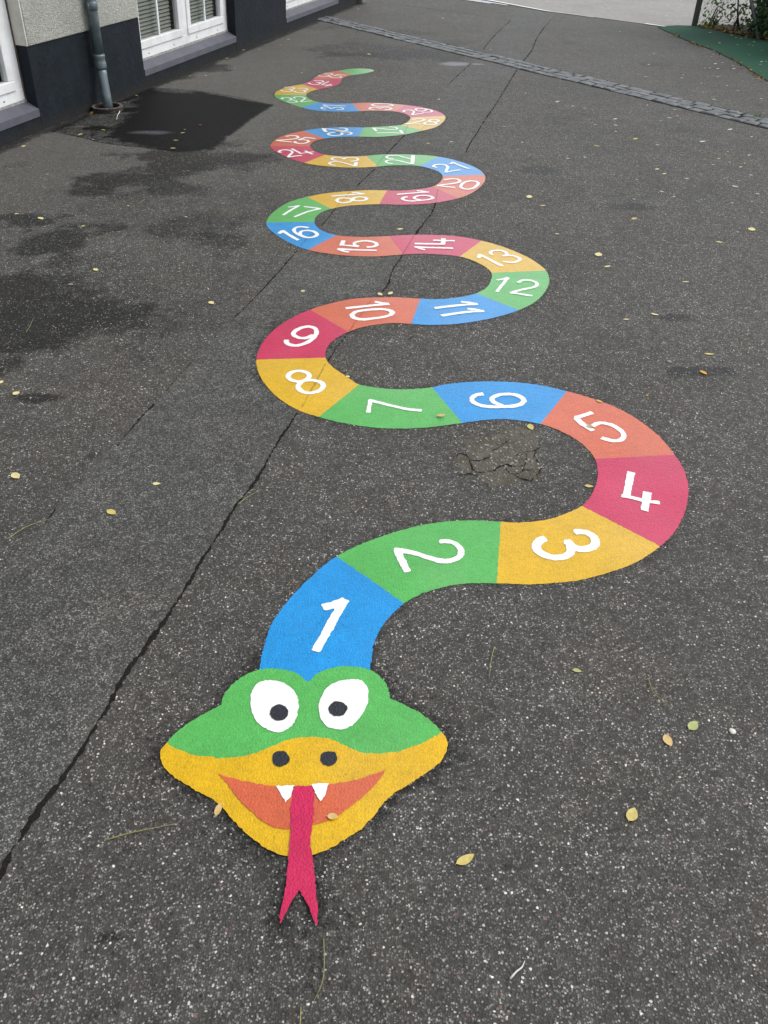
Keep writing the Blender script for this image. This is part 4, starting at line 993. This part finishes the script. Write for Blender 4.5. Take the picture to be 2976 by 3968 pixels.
# ------------------------------------------------------------------ vegetation
def leaf_mat(name, c0, c1, tr=0.25):
    m, nt, b = newmat(name)
    oi = nt.nodes.new('ShaderNodeNewGeometry')
    c = ramp(nt, oi.outputs['Random Per Island'], [(0.0, c0), (1.0, c1)])
    nt.links.new(c, b.inputs['Base Color']); b.inputs['Roughness'].default_value = .55; b.inputs['Specular IOR Level'].default_value = .3
    return m
M['hedge_leaf'] = leaf_mat('hedge_leaf', (0.015, 0.045, 0.014), (0.05, 0.115, 0.03))
M['ivy_leaf'] = leaf_mat('young_leaf', (0.06, 0.14, 0.03), (0.16, 0.27, 0.06))
M['bark'] = simple('bark', (0.05, 0.04, 0.03), .9, .3, 30, .6, 50)
def leaf_faces(mb, c, size, rnd):
    n = Vector((rnd.gauss(0, 1), rnd.gauss(0, 1), rnd.gauss(.4, 1))).normalized(); u = n.orthogonal().normalized(); v = n.cross(u)
    a = rnd.random() * 6.28; u, v = u * math.cos(a) + v * math.sin(a), v * math.cos(a) - u * math.sin(a)
    L = size * rnd.uniform(.7, 1.3); W = L * .5
    mb.add([c - u * L / 2, c - v * W / 2 + n * W * .12, c + u * L / 2, c + v * W / 2 + n * W * .12], [(0, 1, 2), (0, 2, 3)])
def shrub(name, base, rad, h, nleaf, size, seed, mat, label, cat, stems=7):
    rnd = random.Random(seed); root = empty(name, base); tag(root, label, cat, None)
    clumps = [(Vector((rnd.uniform(-1, 1) * rad.x * .8, rnd.uniform(-1, 1) * rad.y * .8, h * rnd.uniform(.06, .95) ** 2.0)), rnd.uniform(.25, .5) * min(rad.x, h)) for _ in range(34)]
    mb = MB()
    for i in range(nleaf):
        c, r_ = rnd.choice(clumps); d = Vector((rnd.gauss(0, 1), rnd.gauss(0, 1), rnd.gauss(0, 1))).normalized() * r_ * rnd.random() ** .4
        p = c + d
        if p.z < .03: p.z = rnd.uniform(.03, .3)
        leaf_faces(mb, p, size, rnd)
    mb.build('foliage', mat, root)
    mb = MB()
    for i in range(stems):
        a = Vector((rnd.uniform(-.5, .5) * rad.x, rnd.uniform(-.5, .5) * rad.y, -.02)); c = clumps[i][0]
        mb.tube([a, a.lerp(c, .5) + Vector((rnd.uniform(-.1, .1), rnd.uniform(-.1, .1), .1)), c], [.012, .008, .004], 7)
    mb.build('stem', M['bark'], root, True)
    return root
hb = fb0 + fdir * 1.12 + fn * .75
shrub('hedge_shrub', Vector((hb.x, hb.y, 0)), Vector((.72, .55, 0)), 1.8, 24000, .062, 1, M['hedge_leaf'], 'dense dark green shrub behind the fence, nearest to the corner post', 'shrub')
hb = fb0 + fdir * 2.5 + fn * .85
shrub('hedge_shrub', Vector((hb.x, hb.y, 0)), Vector((.95, .6, 0)), 1.9, 26000, .062, 2, M['hedge_leaf'], 'dense dark green shrub behind the fence at the right picture edge', 'shrub')
hb = fb0 + fdir * 2.0 + fn * 2.1
shrub('hedge_shrub', Vector((hb.x, hb.y, 0)), Vector((1.5, .5, 0)), 2.4, 12000, .08, 3, M['hedge_leaf'], 'taller dark shrub in the second row behind the fence', 'shrub')
hb = fb0 + fdir * .22 + fn * .10
shrub('climbing_plant', Vector((hb.x, hb.y, 0)), Vector((.16, .08, 0)), .36, 170, .05, 5, M['ivy_leaf'], 'young light green plant at the foot of the dark fence post', 'plant', 4)
hb = fb0 + fdir * .62 + fn * .22
shrub('climbing_plant', Vector((hb.x, hb.y, 0)), Vector((.26, .12, 0)), 1.3, 420, .055, 6, M['ivy_leaf'], 'loose light green creeper hanging behind the wire mesh', 'plant', 5)
# weeds between setts
M['grass'] = leaf_mat('weed_green', (0.06, 0.13, 0.02), (0.14, 0.25, 0.05))
def tuft(px_, py_, n, h, seed, label):
    rnd = random.Random(seed); b0 = G(px_, py_); mb = MB()
    for i in range(n):
        a = rnd.random() * 6.28; p = Vector((rnd.gauss(0, .018), rnd.gauss(0, .012), .008)); L = h * rnd.uniform(.5, 1.2); d = Vector((math.cos(a), math.sin(a), rnd.uniform(.4, 1.3))).normalized() * L
        s = Vector((-math.sin(a), math.cos(a), 0)) * .0025
        mb.add([p - s, p + s, p + d], [(0, 1, 2)])
    o = mb.build('weed_tuft', M['grass']); o.location = b0; tag(o, label, 'weed', 'weeds growing between the setts')
tuft(2934, 455, 26, .05, 1, 'small green weed tuft at the right end of the sett strip'); tuft(2878, 446, 12, .03, 2, 'tiny green weed tuft second from the right in the sett strip'); tuft(2702, 437, 8, .02, 3, 'tiny yellowish weed at the lower edge of the sett strip')
# fallen leaf litter along the fence and the green surface
M['litter'] = leaf_mat('leaf_litter', (0.09, 0.045, 0.02), (0.46, 0.28, 0.05))
rnd = random.Random(11); mb = MB()
for i in range(900):
    t = rnd.random() ** .9 * 5.0; off = rnd.gauss(.03, .07)
    dens = .5 + .8 * N3(t * 2.2, 0, 3)
    if rnd.random() > .45 + dens * .5: continue
    p = fb0 + fdir * (t + .1) + fn * off; leaf_faces(mb, Vector((p.x, p.y, rnd.uniform(.012, .035))), .042, rnd)
for i in range(110):
    k = rnd.random(); p = ge[int(k * (len(ge) - 1))]; cl_ = N3(k * 22, 1, 4)
    if cl_ < -.05: continue
    p = p + Vector((rnd.gauss(-.03, .03), rnd.gauss(-.03, .03), 0)); leaf_faces(mb, Vector((p.x, p.y, rnd.uniform(.009, .02))), .032, rnd)
o = mb.build('leaf_litter', M['litter']); tag(o, 'brown and yellow fallen leaves drifted along the fence foot and green edge', 'leaf litter', kind='stuff')

# ------------------------------------------------------------------ single leaves
def lmat(name, c):
    m, nt, b = newmat(name); P = pos(nt)
    t = ramp(nt, noi(nt, P, 90, 3), [(0.3, .82), (0.7, 1.12)]); cc = mixc(nt, 1.0, c, t, 'MULTIPLY'); nt.links.new(cc, b.inputs['Base Color']); b.inputs['Roughness'].default_value = .5; return m
LM = {'yellow': lmat('leaf_yellow', (0.56, 0.46, 0.14)), 'cream': lmat('leaf_cream', (0.70, 0.62, 0.30)), 'tan': lmat('leaf_tan', (0.60, 0.42, 0.17)), 'green': lmat('leaf_green', (0.36, 0.40, 0.14)),
      'white': lmat('leaf_white', (0.62, 0.62, 0.54)), 'orange': lmat('leaf_orange', (0.66, 0.33, 0.04)), 'dark': lmat('leaf_dark', (0.02, 0.018, 0.015)), 'grey': lmat('leaf_grey', (0.20, 0.20, 0.19))}
WORD = {'yellow': 'yellow', 'cream': 'pale yellow', 'tan': 'tan', 'green': 'yellow-green', 'white': 'whitish', 'orange': 'orange', 'dark': 'dark brown', 'grey': 'grey'}
def leaf(px_, py_, lpx, ang, col, label, z=0.0025, ratio=.45, group=None, vert=False):
    """lpx: length in photo pixels, ang: degrees from horizontal in the picture, counter-clockwise"""
    a = math.radians(ang); dx, dy = math.cos(a) * lpx / 2, -math.sin(a) * lpx / 2
    A = G(px_ - dx, py_ - dy); B = G(px_ + dx, py_ + dy); c = (A + B) / 2; d = B - A
    L = d.length
    if L > .055: L = .055 + (L - .055) * .25
    if L < .012: L = .012
    th = math.atan2(d.y, d.x); W = L * ratio; r_ = random.Random(int(px_ * 31 + py_)); curl = r_.uniform(.0, .035) * L; bend = r_.uniform(-.06, .06)
    n = 9; V = []; F = []
    for i in range(n):
        t = i / (n - 1); x = (t - .5) * L; wv = W / 2 * (math.sin(math.pi * min(1, t ** .85)) ** .75 if 0 < t < 1 else 0) + .0003
        zc = curl * (2 * t - 1) ** 2 * .6; yo = bend * L * math.sin(math.pi * t)
        V += [(x, yo - wv, zc + wv * .05), (x, yo, zc), (x, yo + wv, zc + wv * .05)]
        if i:
            k = 3 * i
            F += [(k - 3, k, k + 1, k - 2), (k - 2, k + 1, k + 2, k - 1)]
    k = len(V); V += [(-L / 2 - .005, bend * L, .001), (-L / 2, .0005, .0004), (-L / 2, -.0005, .0004)]; F.append((k, k + 2, k + 1))
    o = mesh_obj('fallen_leaf', V, F, LM[col], None, False); o.location = (c.x, c.y, z); o.rotation_euler.z = th
    o.rotation_euler.x = r_.uniform(-.04, .04)
    md = o.modifiers.new('thick', 'SOLIDIFY'); md.thickness = .0005
    tag(o, label, 'leaf', group); return o
G1 = 'fallen leaves on the yard'
near = [
 (848,3143,56,68,'tan','slim tan leaf at the lower left edge of the snake jaw',.42),(1290,3171,44,-4,'tan','small tan leaf on the orange mouth right of the tongue',.6),
 (1802,3331,78,28,'yellow','large yellow-green leaf on the asphalt right of the forked tongue',.42),(2447,3158,56,65,'yellow','yellow leaf alone near the lower right picture edge',.62),
 (2235,2602,36,-12,'green','small green leaf on the asphalt below field 3',.5),(2684,2814,44,45,'green','greenish leaf, right one of the pair at the right edge',.62),
 (2588,2872,52,-62,'tan','tan leaf, left one of the pair at the right edge',.62),
 (64,1526,26,30,'cream','round pale leaf in the damp spot at the left picture edge',.85),(62,1846,32,-40,'cream','pale leaf at the left edge, below the round one',.6),
 (4,1483,14,60,'cream','pale leaf cut by the left picture edge',.7),(607,1877,30,0,'cream','pale leaf lying level on the filled trench, upper of two',.6),(433,1987,35,-28,'yellow','yellow leaf on the filled trench, lower of two',.6),
 (1709,1616,34,8,'tan','tan leaf on green field 7',.5),(2057,1657,24,-70,'yellow','small yellow leaf just under blue field 6',.6),
 (2323,1557,28,-22,'tan','tan leaf on the outer edge of orange field 5',.45),(2286,1657,30,-20,'green','olive leaf lying across the number 5',.35),
 (2282,1886,34,-6,'yellow','yellow leaf at the inner edge of crimson field 4',.5),(1348,1462,17,-10,'cream','pale leaf at the inner edge of yellow field 8',.8),
 (1175,1130,15,20,'cream','pale leaf left of field 10 on the trench',.8),(1474,1142,17,-35,'cream','left leaf of the pair above field 10',.6),(1513,1138,17,40,'cream','right leaf of the pair above field 10',.6),
 (1389,948,20,-12,'orange','orange-tan leaf on the number 15',.5),(1312,513,19,0,'orange','round orange leaf on the number 26',.8),(1551,889.5,24,5,'cream','pale leaf on the asphalt above field 14',.55),
 (2748,1374,38,-2,'yellow','long yellow leaf above the rectangular dark stain at right',.4),(2725,1446,30,-30,'orange','orange leaf on the rectangular dark stain at right',.5),(2507,1534,9,20,'orange','tiny orange leaf right above field 5',.5),
 (820,1175,20,-30,'cream','pale yellow leaf left of field 11, beyond the trench edge',.65),(371,1047,15,-40,'cream','pale leaf below the dark stains at left',.6),(275,1104,16,-20,'grey','grey-tan leaf below the dark stains at left',.8),
 (65,830,16,10,'cream','pale leaf at the left end of the dark stain',.6),(158,848,20,-25,'cream','pale leaf with white tip on the dark stain',.5),(323,878,18,5,'cream','pale leaf at the right end of the dark stain',.5),
 (498,799,9,0,'white','white speck of leaf between the dark stains',.8),(721,842,10,0,'white','white leaf speck left of field 17',.7),(184,677,12,-5,'yellow','yellow leaf on dry asphalt near the left edge',.4),
 (92,568,11,30,'cream','pale leaf near the plinth at the left picture edge',.7),(313,522,18,20,'yellow','yellow leaf on the crack of the dark patch',.4),(401,505,17,-10,'yellow','dry yellow leaf on the small square cover',.3),
 (682,545,19,0,'cream','upper of two pale oval leaves on the dark patch',.35),(671,576,22,0,'cream','lower of two pale oval leaves on the dark patch',.35),(708,516,17,5,'cream','pale leaf in the middle of the dark patch',.35),(717,503,8,0,'white','tiny whitish leaf in the middle of the dark patch',.4),
 (777,485,9,0,'orange','tiny orange leaf on the dark patch',.5),(362,542,9,0,'white','whitish flake at the lower crack of the dark patch',.4),
 (556,345,13,0,'yellow','yellow leaf at the wall right of the downpipe',.8),(530,371,10,0,'yellow','small yellow leaf right of the rusty collar',.6),
 (367,429,14,-45,'yellow','yellow leaf leaning on the rusty collar',.4),(358,436,10,30,'yellow','yellow leaf squeezed between collar and wall',.5),(354,443,13,8,'orange','orange-yellow leaf at the foot of the rusty collar',.4),(352,423,9,60,'cream','pale curled leaf left of the rusty collar',.6),
 (879,227,16,0,'yellow','yellow leaf at the wall under the double window',.5),(1119,153,14,10,'yellow','yellow leaf at the plinth between the two far windows',.5),
 (2050,764,16,70,'cream','upright pale leaf above field 13, left of a longer one',.6),(2104,798,22,0,'cream','level pale leaf above field 13',.35),(2159,908,16,0,'cream','pale leaf just above the outer bend of field 13',.5),
 (2319,988,16,60,'cream','pale leaf right of field 13',.7),(2353,1034,24,12,'cream','pale leaf right of field 12, upper',.45),(2427,1240,22,0,'cream','pale leaf right of field 11',.45),(2537,1220,32,-12,'cream','long pale leaf beside the small damp spot at right',.4),
 (2657,1094,26,0,'cream','slim pale leaf between the small damp spots at right',.3),(2458,849,20,18,'tan','tan leaf below the upper damp spot at right',.5),(2787,940,26,-8,'cream','pale leaf alone near the right edge',.45),(2913,890,14,80,'cream','upright pale leaf at the right edge',.7),
 (2348,24,22,-15,'yellow','curved yellow leaf on the pale paving',.35),(2551,84,8,0,'yellow','small yellow leaf on the pale paving by the green corner',.8),
 (1430,211,14,-20,'cream','pale leaf behind the snake tail on damp asphalt',.4),(1235,73,10,30,'orange','orange leaf wedged at the wall end of the sett strip',.7)]
for (x_, y_, l_, a_, c_, lab, rt) in near:
    g_ = G(x_, y_)
    leaf(x_, y_, l_, a_, c_, lab, .0085 if 'number' in lab or 'field 7' in lab or 'mouth' in lab or 'jaw' in lab or 'across' in lab else (.012 if y_ < 120 else .0035), rt, G1)
far_r = [(2200,615,14,'white'),(2267,611,11,'white'),(2546,657,14,'cream'),(2575,675,15,'cream'),(2660,694,17,'white'),(2763,640,15,'yellow'),(2785,616,12,'cream'),(2827,630,12,'white'),(2886,634,11,'cream'),(2903,603,12,'cream'),(2870,649,13,'white'),(2910,680,15,'white'),(2849,724,25,'white'),(2935,753,18,'white'),(2565,744,18,'white'),(2611,763,9,'white'),(2467,697,8,'white'),(2457,773,11,'white'),(2838,788,11,'yellow'),(2913,782,9,'white'),(2952,825,10,'white'),(2859,901,11,'white'),(1979,667,9,'cream'),
 (2306,484,11,'white'),(2384,462,15,'white'),(2386,487,15,'white'),(2386,511,12,'white'),(2508,408,8,'white'),(2615,426,12,'white'),(2594,458,21,'white'),(2624,451,13,'yellow'),(2561,469,9,'white'),(2462,539,20,'yellow'),(2312,567,19,'yellow'),(2548,563,14,'white'),(2723,550,25,'white'),(2829,503,24,'white'),(2912,531,9,'white'),(2820,589,9,'white'),
 (2160,395,15,'white'),(2220,412,12,'white'),(2265,421,10,'white'),(1955,492,12,'yellow'),(1749,551,14,'white'),(1660,557,12,'cream'),(2024,553,10,'white'),(2037,362,8,'white'),(1700,386,9,'cream'),(1170,283,6,'white'),(2335,340,9,'white')]
for i, (x_, y_, l_, c_) in enumerate(far_r):
    left = x_ < 2150
    lab = {'white': 'tiny whitish dried leaf on the asphalt in front of the sett strip', 'cream': 'small pale yellow leaf on the asphalt in front of the sett strip', 'yellow': 'small yellow dried leaf on the asphalt in front of the sett strip'}[c_]
    leaf(x_, y_, l_, random.uniform(-18, 18), c_, lab, .0035, .4, 'scattered leaves in front of the sett strip')
far_b = [(2767,386,17,'cream'),(2950,384,13,'white'),(2958,440,8,'white'),(2858,433,10,'white'),(2403,124,5,'white'),(2467,217,5,'white'),(2514,251,9,'white'),(2503,298,12,'white'),(2642,303,12,'white'),(2647,292,6,'white'),(2723,358,8,'white'),(2860,353,10,'white'),(2782,298,11,'white'),(2782,267,11,'white'),(2772,248,11,'white'),(2799,244,10,'white'),(2751,264,8,'white'),(2732,265,6,'white'),(2840,256,9,'cream'),(2843,267,12,'white'),(2862,244,12,'white'),(2875,250,10,'white'),(2817,333,7,'white'),(2718,323,7,'white'),(2765,212,12,'white'),(2759,219,7,'white'),(2917,307,6,'white'),(2938,306,18,'yellow'),(2973,323,9,'white'),(2535,209,7,'white'),(1901,193,8,'white'),(1717,71,10,'white'),(1763,60,7,'white'),(1388,36,12,'white')]
for x_, y_, l_, c_ in far_b:
    leaf(x_, y_, l_, random.uniform(-15, 15), c_, 'tiny %s dried leaf on the asphalt beyond the sett strip' % WORD[c_], .0035, .4, 'scattered leaves beyond the sett strip')
for x_, y_, l_ in [(2752,129,11),(2787,170,9),(2676,115,6),(2834,140,7),(2850,149,8),(2871,153,6),(2890,149,8),(2921,165,10),(2857,177,6),(2917,180,8),(2902,176,7),(2952,199,7),(2950,243,12),(2968,242,9),(2946,253,11),(2903,216,6)]:
    leaf(x_, y_, l_, random.uniform(-15, 15), 'white', 'tiny whitish dried leaf lying on the green surface', .010, .4, 'scattered leaves on the green surface')
for x_, y_, l_ in [(2587,22,8),(2640,21,7),(2636,5,8),(2582,63,6),(2596,82,5),(2679,38,6),(2120,10,6),(2180,28,5),(2300,12,5),(2450,30,6),(2530,50,5),(2660,64,6)]:
    leaf(x_, y_, l_, random.uniform(-15, 15), 'white', 'tiny whitish dried leaf lying on the pale paving', .008, .4, 'scattered leaves on the pale paving')
for x_, y_, l_ in [(868,236,9),(1006,192,8),(912,267,6),(945,195,10),(737,296,9),(798,294,9),(1088,175,6),(640,330,6)]:
    leaf(x_, y_, l_, random.uniform(-15, 15), 'white', 'tiny whitish dried leaf along the wall under the double window', .0035, .4, 'scattered leaves along the wall')
for x_, y_, l_ in [(1188,141,8),(1459,145,12),(1354,214,11)]:
    leaf(x_, y_, l_, 0, 'dark', 'small dark rotten leaf on the asphalt behind the snake tail', .0035, .35, 'dark leaves behind the snake tail')

# stalks and twigs
M['stalk'] = simple('dry_stalk', (0.26, 0.25, 0.08), .6, .2, 60); M['twig'] = simple('brown_twig', (0.05, 0.035, 0.025), .8, .3, 60); M['wht'] = simple('white_strip', (0.62, 0.61, 0.58), .6, .1, 60)
def stalk(name, pts, r, mat, label, cat, z=.004):
    P = [G(*p) for p in pts]; c = P[0].copy()
    S = spline(P, .01)[0] if len(P) > 2 else [P[0], P[0].lerp(P[1], .5) + Vector((.001, .002, 0)), P[1]]
    n = len(S); mb = MB(); mb.tube([(p.x - c.x, p.y - c.y, z + .003 * math.sin(math.pi * i / (n - 1))) for i, p in enumerate(S)], [r * (1 - .6 * i / (n - 1)) for i in range(n)], 6)
    o = mb.build(name, mat, None, True); o.location = c; tag(o, label, cat); return o
stalk('leaf_stalk', [(415,3258),(480,3240),(560,3222),(685,3196)], .0013, M['stalk'], 'yellow-green leaf stalk left of the snake jaw', 'stalk')
stalk('leaf_stalk', [(1254,3640),(1257,3730),(1250,3810),(1215,3885)], .0012, M['stalk'], 'thin curved stalk below the forked tongue', 'stalk')
stalk('leaf_stalk', [(1166,3905),(1164,3968),(1150,4060)], .0012, M['stalk'], 'thin stalk cut by the bottom picture edge', 'stalk')
stalk('leaf_stalk', [(30,2092),(100,2050),(150,2030),(223,2008)], .0014, M['stalk'], 'yellow-green stalk near the left picture edge', 'stalk')
stalk('leaf_stalk', [(922,1958),(960,1932),(1005,1905)], .0014, M['stalk'], 'yellow stalk lying on the long crack', 'stalk')
stalk('leaf_stalk', [(2512,2635),(2530,2690),(2565,2720),(2602,2748)], .0012, M['stalk'], 'bent stalk on the asphalt below field 3, near the right edge', 'stalk')
stalk('leaf_stalk', [(1915,2510),(1903,2560),(1895,2630)], .0012, M['stalk'], 'short curved stalk right of blue field 1', 'stalk')
stalk('leaf_stalk', [(540,790),(556,782),(566,775)], .0012, M['stalk'], 'short yellow stalk between the dark stains at left', 'stalk')
stalk('leaf_stalk', [(102,1290),(118,1268),(130,1236)], .0012, M['stalk'], 'short stalk in the big dark stain at left', 'stalk')
stalk('paper_strip', [(1976,3796),(2000,3770),(2020,3755),(2032,3728)], .0022, M['wht'], 'bent narrow white strip near the bottom right', 'strip', .0045)
stalk('twig', [(1950,3357),(1985,3357),(2055,3364)], .0011, M['twig'], 'thin brown twig right of the large yellow leaf', 'twig')
stalk('twig', [(615,1450),(628,1452),(640,1460)], .0014, M['twig'], 'short black twig on the filled trench', 'twig')
stalk('twig', [(2002,876),(2030,866),(2065,862)], .0015, M['twig'], 'thin dark twig above field 13', 'twig')
stalk('twig', [(2106,911),(2115,898),(2130,889)], .0014, M['twig'], 'short dark twig above the bend of field 13', 'twig')
stalk('twig', [(2480,1128),(2492,1140),(2504,1152)], .0014, M['twig'], 'short dark twig right of field 12', 'twig')
stalk('twig', [(2522,1348),(2540,1358),(2562,1364)], .0014, M['twig'], 'dark twig above the grey pebble at right', 'twig')
stalk('leaf_stalk', [(2873,1326),(2872,1342),(2877,1356)], .0012, M['stalk'], 'short curved stalk near the right edge above the rectangular stain', 'stalk')
stalk('root_piece', [(463,428),(464,438),(456,452),(453,466)], .004, M['wht'], 'pale curled root piece in front of the rusty collar', 'root', .006)
# pebbles
def pebble(px_, py_, wpx, col, label):
    c = G(px_, py_); e_ = G(px_ + wpx, py_); r_ = (e_ - c).length / 2; bm = bmesh.new(); bmesh.ops.create_icosphere(bm, subdivisions=2, radius=1)
    for v in bm.verts:
        k = 1 + .22 * N3(v.co.x * 1.7 + px_, v.co.y * 1.7, v.co.z * 1.7); v.co = Vector((v.co.x * r_ * k, v.co.y * r_ * k * 1.1, v.co.z * r_ * .35 * k))
    me = bpy.data.meshes.new('pebble'); bm.to_mesh(me); bm.free(); me.materials.append(LM[col]); me.polygons.foreach_set('use_smooth', [True] * len(me.polygons))
    o = link(bpy.data.objects.new('pebble', me)); o.location = (c.x, c.y, r_ * .2); tag(o, label, 'pebble')
pebble(2837, 2835, 27, 'white', 'white pebble near the right edge beside two leaves'); pebble(2590, 1402, 18, 'grey', 'flat grey pebble left of the long yellow leaf'); pebble(2477, 1002, 13, 'grey', 'flat grey pebble right of field 13')
